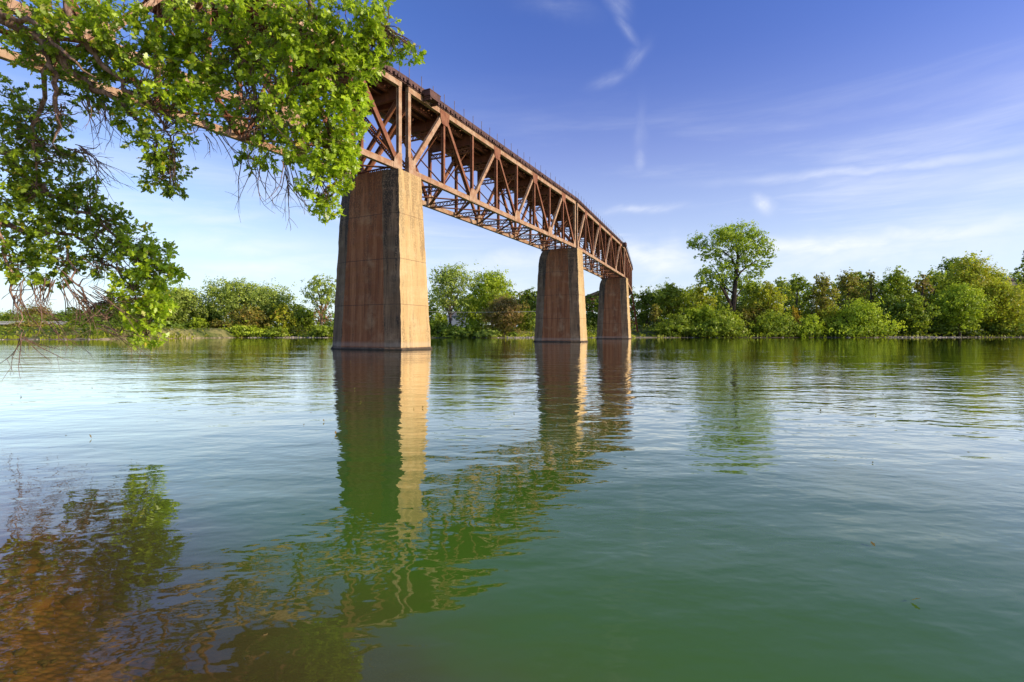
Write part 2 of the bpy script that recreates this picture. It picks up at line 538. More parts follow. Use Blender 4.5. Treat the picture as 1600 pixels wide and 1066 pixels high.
def span(i, detail):
    a, b = Vector((*P[i], 0)), Vector((*P[i + 1], 0))
    L0 = (b - a).length
    rz = math.atan2(b.y - a.y, b.x - a.x)
    g = 0.7
    n = 8
    L = L0 - 2 * g
    pl = L / n

    def X(k):
        return g + pl * k
    body = MB()
    for v in (0, W):
        body.beam((g - 0.2, v, ZB), (L0 - g + 0.2, v, ZB), 0.42, 0.56, (0, 1, 0))
        body.beam((g - 0.2, v, ZT), (L0 - g + 0.2, v, ZT), 0.42, 0.56, (0, 1, 0))
    root = body.build('truss_span', S_PALE, bridge)
    root.location = a - BO
    root.rotation_euler = (0, 0, rz)
    one = root if detail else None

    def mk(name, mat):
        if detail:
            mb = MB()
            return mb, (lambda: mb.build(name, mat, root))
        return shared, (lambda: None)
    shared = MB()
    dz = 0.29
    for vi, v in enumerate((0, W)):
        out = -1 if vi == 0 else 1
        for k in range(n + 1):
            w = 0.42 if k in (0, n) else 0.30
            mb, done = mk('vertical', S_PALE if vi == 0 and k in (0, n) else S_RUST)
            mb.beam((X(k), v, ZB + dz), (X(k), v, ZT - dz), 0.36, w, (0, 1, 0), 'H')
            done()
        for k in range(n):
            up = (k % 2 == 0)
            z0, z1 = (ZB, ZT) if up else (ZT, ZB)
            w = 0.50 if k in (0, n - 1) else (0.40 if k in (1, 2, 5, 6) else 0.32)
            p, q = Vector((X(k), v, z0)), Vector((X(k + 1), v, z1))
            d = (q - p).normalized()
            mb, done = mk('diagonal', S_PALE if (up and vi == 0) else S_RUST)
            mb.beam(p + d * 0.42, q - d * 0.42, 0.33, w, (0, 1, 0), 'H' if not up else 'box')
            done()
        for k in range(n + 1):
            z, s = (ZB, 1) if k % 2 == 0 else (ZT, -1)
            mb, done = mk('gusset_plate', S_RUST if s < 0 else S_PALE)
            hw = 0.85
            for yy in (v + out * 0.235, v - out * 0.235):
                x0 = X(k)
                if k == 0:
                    pts = [(x0 - 0.2, z - s * 0.22), (x0 + hw + 0.2, z - s * 0.22), (x0 + hw, z + s * 0.75), (x0 + 0.3, z + s * 1.35), (x0 - 0.2, z + s * 1.35)]
                elif k == n:
                    pts = [(x0 + 0.2, z - s * 0.22), (x0 - hw - 0.2, z - s * 0.22), (x0 - hw, z + s * 0.75), (x0 - 0.3, z + s * 1.35), (x0 + 0.2, z + s * 1.35)]
                else:
                    pts = [(x0 - hw - 0.1, z - s * 0.2), (x0 + hw + 0.1, z - s * 0.2), (x0 + hw - 0.05, z + s * 0.7), (x0 + 0.45, z + s * 1.3), (x0 - 0.45, z + s * 1.3), (x0 - hw + 0.05, z + s * 0.7)]
                bi = len(mb.v)
                m_ = len(pts)
                for e in (-0.014, 0.014):
                    for (px_, pz_) in pts:
                        mb.v.append(Vector((px_, yy + e, pz_)))
                mb.f.append(tuple(range(bi, bi + m_)))
                mb.f.append(tuple(range(bi + 2 * m_ - 1, bi + m_ - 1, -1)))
                mb.m += [0, 0]
                for q_ in range(m_):
                    q2 = (q_ + 1) % m_
                    mb.f.append((bi + q_, bi + m_ + q_, bi + m_ + q2, bi + q2))
                    mb.m.append(0)
            done()
    # cross frames
    for k in range(n + 1):
        mb, done = mk('floor_beam', S_DARK)
        mb.beam((X(k), 0.22, ZT - 0.72), (X(k), W - 0.22, ZT - 0.72), 0.34, 1.35, (1, 0, 0), 'I')
        done()
        mb, done = mk('lattice_strut', S_RUST)
        mb.beam((X(k), 0.22, ZB - 0.02), (X(k), W - 0.22, ZB - 0.02), 0.24, 0.52, (1, 0, 0), 'lat')
        done()
        mb, done = mk('sway_brace', S_RUST)
        if k in (0, n):
            mb.beam((X(k), 0.3, ZB + 0.5), (X(k), W - 0.3, ZT - 1.5), 0.3, 0.28, (1, 0, 0), 'lat')
            mb.beam((X(k) + 0.1, W - 0.3, ZB + 0.5), (X(k) + 0.1, 0.3, ZT - 1.5), 0.3, 0.28, (1, 0, 0), 'lat')
        else:
            mb.rod((X(k), 0.25, ZB + 0.5), (X(k), W - 0.25, ZT - 1.5), 0.06)
            mb.rod((X(k) + 0.13, W - 0.25, ZB + 0.5), (X(k) + 0.13, 0.25, ZT - 1.5), 0.06)
            mb.beam((X(k), 0.22, ZT - 2.0), (X(k), W - 0.22, ZT - 2.0), 0.3, 0.5, (1, 0, 0), 'lat')
        done()
    for k in range(n):
        for (va, vb, zz, w_, h_, kd_) in ((0.25, W - 0.25, ZB + 0.06, 0.09, 0.26, 'lat'), (W - 0.25, 0.25, ZB - 0.12, 0.09, 0.26, 'lat'),
                                          (0.25, W - 0.25, ZT - 0.1, 0.3, 0.36, 'lat'), (W - 0.25, 0.25, ZT + 0.12, 0.12, 0.2, 'box')):
            mb, done = mk('lateral_brace', S_RUST)
            mb.beam((X(k) + 0.3, va, zz), (X(k + 1) - 0.3, vb, zz), w_, h_, (0, 0, 1), kd_)
            done()
    if not detail:
        o = shared.build('truss_web', S_RUST, root)
    mb = MB()
    for v in (1.35, 2.3, 3.9, 4.85):
        mb.beam((0.25, v, ZT - 0.1), (L0 - 0.25, v, ZT - 0.1), 0.32, 0.9, (0, 1, 0), 'I')
    mb.build('stringer', S_DARK, root)
    # deck: ties, guard timbers, walkway
    mb = MB()
    nt = int(L0 / 0.48)
    for k in range(nt):
        x = (k + 0.5) * L0 / nt
        ov = random.uniform(-0.08, 0.1)
        z0 = ZT + 0.372 + random.uniform(-0.01, 0.01)
        mb.bx(x - 0.14, x + 0.14, -0.45 - ov, W + 0.45 + ov, z0, z0 + 0.31)
    for v in (-0.38, W + 0.12):
        mb.bx(0.02, L0 - 0.02, v, v + 0.26, ZT + 0.69, ZT + 1.0)
    mb.bx(0.02, L0 - 0.02, 0.0, 1.0, ZT + 0.69, ZT + 0.75)
    for v in (-0.30, W + 0.26):
        mb.bx(0.02, L0 - 0.02, v, v + 0.04, ZT + 0.29, ZT + 0.36)
    # longitudinal packing timbers on the chord
    for v in (-0.16, W - 0.16):
        mb.bx(0.02, L0 - 0.02, v, v + 0.32, ZT + 0.285, ZT + 0.36)
    deck = mb.build('timber_deck', TIMBER, root)
    mb = MB()
    for v in (2.38, 3.82):
        mb.bx(0, L0, v - 0.07, v + 0.07, ZT + 0.69, ZT + 0.86)
    mb.build('rail', S_DARK, deck)
    step = pl / 3
    k = 0
    rest = MB()
    while k * step < L0 - 0.1:
        x = 0.3 + k * step
        if x < L0:
            for v in (-0.43, W + 0.44):
                tilt = random.uniform(-0.03, 0.03)
                hh = 1.95 + random.uniform(-0.15, 0.1)
                if v < 0 and detail:
                    pm = MB()
                    pm.rod((x, v, ZT + 0.4), (x + tilt, v, ZT + hh), 0.023)
                    pm.build('railing_post', GALV, deck)
                elif v < 0 or detail:
                    rest.rod((x, v, ZT + 0.4), (x + tilt, v, ZT + hh), 0.023)
        k += 1
    if rest.v:
        r = rest.build('far_railing_posts', GALV, deck)
        r['kind'] = 'stuff'
    return root, deck, L0


spans = []
for i in range(8):
    spans.append(span(i, i < 3))


def refuge(i, tpos):
    root, deck, L0 = spans[i]
    mb = MB()
    z = ZT + 0.18
    mb.bx(tpos - 0.85, tpos + 0.85, -1.25, -0.46, z - 0.2, z - 0.05)
    mb.bx(tpos - 0.95, tpos + 0.95, -1.25, -1.18, z - 0.04, z + 0.5)
    for s in (-1, 1):
        mb.bx(tpos + s * 0.92 - 0.04, tpos + s * 0.92 + 0.04, -1.17, -0.46, z - 0.04, z + 0.5)
    mb.bx(tpos - 1.0, tpos + 1.0, -1.27, -0.42, z + 0.51, z + 0.6)
    for s in (-0.7, 0.7):
        mb.bx(tpos + s - 0.1, tpos + s + 0.1, -1.2, 0.5, z - 0.42, z - 0.205)
    mb.build('refuge_platform', TIMBER, deck)


refuge(1, 3.6)
refuge(2, 50)

# ---- concrete piers
PTOP = 17.3


def pier_section(z):
    t = max(0.0, min(1.0, z / PTOP))
    hu = 2.3 + (1.72 - 2.3) * t
    v0 = -1.6 + 0.8 * t
    v1 = 7.5 - 0.8 * t
    e = max(0, (z - (PTOP - 2.6)) / 2.6)
    v1 -= 1.1 * (1 - math.sqrt(max(0, 1 - e * e)))
    c = 0.34
    cw = 1.75
    return [(-hu, v0), (-hu - c, v0 + cw), (-hu - c, v1 - cw), (-hu + 0.15, v1), (hu - 0.15, v1), (hu + c, v1 - cw), (hu + c, v0 + cw), (hu, v0)]


def make_pier():
    mb = MB()
    zs = [-3.6, 0.0, 0.42] + [0.42 + k * 0.55 for k in range(1, 25)] + [14.4, 14.8, 15.2, 15.6, 16.0, 16.3, 16.6, 16.85, 17.05, 17.18, PTOP]
    zs = sorted(set(zs))
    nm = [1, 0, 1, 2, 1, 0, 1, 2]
    for zi, z in enumerate(zs):
        for (u, v) in pier_section(max(z, 0)):
            jj = 0.035 if 0.3 < z < 17 else 0
            mb.v.append(Vector((u + random.uniform(-jj, jj), v + random.uniform(-jj, jj), z)))
    for zi in range(len(zs) - 1):
        for k in range(8):
            k2 = (k + 1) % 8
            mb.f.append((zi * 8 + k, zi * 8 + k2, (zi + 1) * 8 + k2, (zi + 1) * 8 + k)[::-1])
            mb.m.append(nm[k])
    mb.f.append(tuple((len(zs) - 1) * 8 + k for k in range(8))[::-1])
    mb.m.append(1)
    o = mb.build('concrete_pier', [C_BROAD, C_CHAM, C_END], bridge)
    # foot ledge just above the water
    pb = MB()
    for z, gr in ((-3.0, 0.16), (0.12, 0.16), (0.24, 0.03)):
        for (u, v) in pier_section(0.3):
            cu, cv = 0, 2.95
            r = math.hypot(u - cu, v - cv)
            pb.v.append(Vector((u + (u - cu) / r * gr, v + (v - cv) / r * gr, z)))
    for zi in range(2):
        for k in range(8):
            k2 = (k + 1) % 8
            pb.f.append((zi * 8 + k, zi * 8 + k2, (zi + 1) * 8 + k2, (zi + 1) * 8 + k)[::-1])
            pb.m.append(0)
    f = pb.build('plinth', C_CHAM, o)
    bb = MB()
    for v in (0, W):
        for s in (-0.7, 0.7):
            bb.bx(s - 0.4, s + 0.4, v - 0.38, v + 0.38, PTOP, PTOP + 0.11)
            bb.bx(s - 0.22, s + 0.22, v - 0.28, v + 0.28, PTOP + 0.11, ZB - 0.29)
    br = bb.build('bearing', S_DARK, o)
    return o


def pier_pose(o, i):
    a, b, c = Vector(P[max(i - 1, 0)]), Vector(P[i]), Vector(P[min(i + 1, len(P) - 1)])
    d = (c - b).normalized() + (b - a).normalized() if i > 0 else (c - b)
    o.location = Vector((*P[i], 0)) - BO
    o.rotation_euler = (0, 0, math.atan2(d.y, d.x) - (0.06 if i == 3 else 0.0))


pier0 = make_pier()
for i in (1, 2, 3, 0):
    if i == 1:
        o = pier0
    else:
        o = pier0.copy()
        COL.objects.link(o)
        for ch in list(pier0.children):
            c = ch.copy()
            COL.objects.link(c)
            c.parent = o
    pier_pose(o, i)
pier0['label'] = 'nearest and largest concrete pier, bright tan on its sunlit end'


# ---- steel towers on the far bank
def make_tower():
    mb = MB()
    zt = ZB - 0.3
    legs = {}
    for su in (-1, 1):
        for sv, v in ((-1, 0), (1, W)):
            top = Vector((su * 1.3, v, zt))
            bot = Vector((su * 2.4, v + sv * 2.6, -0.5))
            legs[(su, sv)] = (top, bot)
            mb.beam(top, bot, 0.5, 0.5, (0, 1, 0), 'H')
    lv = [0.02, 0.34, 0.67, 0.96]
    for (a, b) in (((-1, -1), (-1, 1)), ((1, -1), (1, 1)), ((-1, -1), (1, -1)), ((-1, 1), (1, 1))):
        for j in range(3):
            p0, p1 = legs[a][0].lerp(legs[a][1], lv[j]), legs[a][0].lerp(legs[a][1], lv[j + 1])
            q0, q1 = legs[b][0].lerp(legs[b][1], lv[j]), legs[b][0].lerp(legs[b][1], lv[j + 1])
            mb.rod(p0, q1, 0.11)
            mb.rod(q0, p1, 0.11)
            mb.rod(p0, q0, 0.13)
            mb.rod(p1, q1, 0.13)
    o = mb.build('steel_tower', S_DARK, bridge)
    fb = MB()
    for (t, b) in legs.values():
        fb.bx(b.x - 0.7, b.x + 0.7, b.y - 0.7, b.y + 0.7, -1.5, 1.2)
    fb.build('footing', C_CHAM, o)
    return o


tw = make_tower()
for i in (4, 5, 6, 7, 8):
    if i == 4:
        o = tw
    else:
        o = tw.copy()
        COL.objects.link(o)
        for ch in list(tw.children):
            c = ch.copy()
            COL.objects.link(c)
            c.parent = o
    pier_pose(o, i)

# ------------------------------------------------------------------ background trees
QUAD = np.array([(-0.5, -0.28, 0), (0.1, -0.5, 0.1), (0.6, 0.05, 0), (-0.05, 0.5, -0.1)])
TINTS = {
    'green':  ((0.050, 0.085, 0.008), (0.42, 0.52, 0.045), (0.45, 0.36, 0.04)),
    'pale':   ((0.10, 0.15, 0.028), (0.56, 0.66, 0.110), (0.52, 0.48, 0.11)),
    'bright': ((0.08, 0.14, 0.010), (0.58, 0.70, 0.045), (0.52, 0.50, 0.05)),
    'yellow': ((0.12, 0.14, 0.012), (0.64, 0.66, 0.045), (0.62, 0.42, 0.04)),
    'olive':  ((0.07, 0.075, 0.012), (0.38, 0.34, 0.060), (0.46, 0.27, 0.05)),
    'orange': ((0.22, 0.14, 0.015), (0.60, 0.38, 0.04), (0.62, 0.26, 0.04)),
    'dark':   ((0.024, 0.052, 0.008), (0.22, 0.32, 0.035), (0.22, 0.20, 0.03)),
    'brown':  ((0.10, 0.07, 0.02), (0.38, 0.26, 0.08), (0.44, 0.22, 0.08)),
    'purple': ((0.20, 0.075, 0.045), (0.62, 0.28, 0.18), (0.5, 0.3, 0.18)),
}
FOL = {k: foliage('foliage_' + k, *v, transl=0.45, gloss=0.02) for k, v in TINTS.items()}
BARK_BG = bark('grey_brown_bark', (0.05, 0.035, 0.025), (0.16, 0.12, 0.09), 2)


def crown_cards(blobs, size, rng, density):
    """blobs: list of (centre, radii); leaves lie mostly in the outer shell of each blob, in knots"""
    cs, ns, sz, rn = [], [], [], []
    for (c, r) in blobs:
        r = np.array(r)
        area = (r[0] * r[1] + r[0] * r[2] + r[1] * r[2]) / 3 * 4 * PI
        n = max(30, int(area * density / (size * size)))
        nk = max(10, n // 12)
        kd = unit(rng.normal(size=(nk, 3)))
        kr = rng.uniform(0.55, 1.06, nk) ** 0.7
        far_ = rng.uniform(0, 1, nk) < 0.2
        kr = np.where(far_, rng.uniform(1.05, 1.45, nk), kr)
        o3 = rng.uniform(0, 50)
        mod = np.array([mnoise.noise(Vector((a_ * 2.1 + o3, b_ * 2.1, c_ * 2.1))) for a_, b_, c_ in kd])
        kr = kr * (1 + 0.55 * mod)
        kd = kd * np.array((1, 1, 1)) + np.array((0, 0, 0.0))
        knots = kd * kr[:, None]
        kb = rng.uniform(0, 1, nk)
        idx = rng.integers(0, nk, n)
        off = rng.normal(size=(n, 3)) * 0.13
        p = knots[idx] + off
        cs.append(np.array(c) + p * r)
        nn = unit(p + rng.normal(size=(n, 3)) * 0.55 + np.array((0, 0, 0.3)))
        ns.append(nn)
        sz.append(size * rng.uniform(0.55, 1.3, n))
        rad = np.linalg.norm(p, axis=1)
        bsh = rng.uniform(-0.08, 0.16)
        rn.append(np.clip(0.08 + 0.42 * kb[idx] + 0.42 * (rad - 0.35) + 0.22 * p[:, 2] + rng.normal(size=n) * 0.1 + bsh, 0, 1))  # leaves paler outward and upward in each clump: crown shading put in colour
    cs, ns, sz, rn = map(np.concatenate, (cs, ns, sz, rn))
    dr = np.cross(ns, rng.normal(size=cs.shape))
    return leaf_polys(cs, dr, ns, QUAD, sz), rn


def bgtree(kind, label, cat, px, top, wpx, d, tint, base_frac=0.25, form='round', seed=0, warm=0.08, group=None, nb=None, size=0.56, dens=1.35, mixt=None, loose=1.0):
    """px/top/wpx are read off the photo: column, top row and width; d the distance"""
    rng = np.random.default_rng(seed + int(px * 7 + top))
    x = (px - HX) / F * d
    gz = H(x, d)
    if form != 'shrub':
        gz = max(gz, 0.1)
    Ht = CAMZ + (HY - top) / F * d - gz
    wd = wpx / F * d
    size = size * max(0.75, min(1.3, d / 200))
    root = thing(kind, label, cat, (x, d, gz), 0, group)
    mb = MB()
    blobs = []
    if form == 'shrub':
        n = (nb or 7) + 4
        for k in range(n):
            a = 2 * PI * k / n + rng.uniform(-0.5, 0.5)
            rr = wd * 0.5 * rng.uniform(0.2, 0.85)
            hz = Ht * rng.uniform(0.2, 0.75) * (1.1 - 0.5 * rr / (wd * 0.5))
            r = wd * rng.uniform(0.11, 0.24)
            rz_ = min(hz * 1.02 + 0.3, Ht * rng.uniform(0.2, 0.42))
            blobs.append(((math.cos(a) * rr, math.sin(a) * rr * 0.6, hz), (r, r * 0.8, rz_)))
        blobs.append(((0, 0, Ht * 0.62), (wd * 0.3, wd * 0.26, Ht * 0.38)))
        blobs.append(((0, 0, Ht * 0.25), (wd * 0.45, wd * 0.3, Ht * 0.3)))
        for k in range(5):
            a = rng.uniform(0, 2 * PI)
            mb.tube([(0, 0, -0.4), (math.cos(a) * wd * 0.1, math.sin(a) * wd * 0.1, Ht * 0.3), (math.cos(a) * wd * 0.22, math.sin(a) * wd * 0.2, Ht * 0.6)], [wd * 0.02, wd * 0.014, wd * 0.005], 5)
    else:
        rt = max(0.18, Ht * 0.022)
        lean = rng.uniform(-0.05, 0.05) * Ht
        cz0 = Ht * base_frac
        fork = Ht * (base_frac * 0.6 + 0.05)
        mb.tube([(0, 0, -0.8), (0, 0, 0.2), (lean * 0.3, 0, fork), (lean * 0.6, 0, Ht * 0.6), (lean, 0, Ht * 0.85)],
                [rt * 1.5, rt * 1.1, rt * 0.85, rt * 0.5, rt * 0.12], 8)
        n = nb or 11
        for k in range(n):
            u = (k + 0.5) / n
            zc = cz0 + (Ht - cz0) * (0.12 + 0.8 * u)
            if form == 'cone':
                prof = 1.02 - 0.85 * u
            elif form == 'vase':
                prof = 0.55 + 0.5 * math.sin(PI * (u * 0.75 + 0.12))
            elif form == 'column':
                prof = 0.8 * math.sin(PI * (u * 0.8 + 0.15))
            else:
                prof = math.sin(PI * (u * 0.78 + 0.16))
            a = k * 2.4 + rng.uniform(-0.5, 0.5)
            r = wd * (0.25 if form != 'cone' else 0.2) * rng.uniform(0.6, 1.3) * (0.6 + 0.4 * prof)
            rad = max(0.0, wd * 0.5 * prof - r * 0.85) * rng.uniform(0.75, 1.1)
            c = (math.cos(a) * rad + lean * u, math.sin(a) * rad * 0.8, min(zc, Ht - r * 0.72))
            rz_ = r * rng.uniform(0.68, 0.95)
            blobs.append((c, (r, r * 0.9, rz_)))
            s = (lean * 0.5 * u, 0, max(fork, c[2] - rad * 0.9 - r))
            mid = tuple((s[i] * 0.45 + c[i] * 0.55) + rng.uniform(-0.3, 0.3) for i in range(3))
            mb.tube([s, mid, c], [rt * 0.45, rt * 0.28, rt * 0.07], 5)
            for q in range(3):
                e = unit(rng.normal(size=(1, 3)) + np.array((0, 0, .4)))[0] * r * rng.uniform(0.8, 1.25)
                mb.tube([c, (c[0] + e[0], c[1] + e[1], c[2] + e[2])], [rt * 0.1, rt * 0.03], 4)
        if form in ('round', 'vase'):
            blobs.append(((lean, 0, Ht - wd * 0.2), (wd * 0.2, wd * 0.18, wd * 0.19)))
    tr = mb.build('trunk', BARK_BG, root)
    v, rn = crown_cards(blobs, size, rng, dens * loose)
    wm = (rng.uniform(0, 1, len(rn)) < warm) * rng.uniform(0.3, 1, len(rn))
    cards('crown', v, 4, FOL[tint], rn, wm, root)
    return root


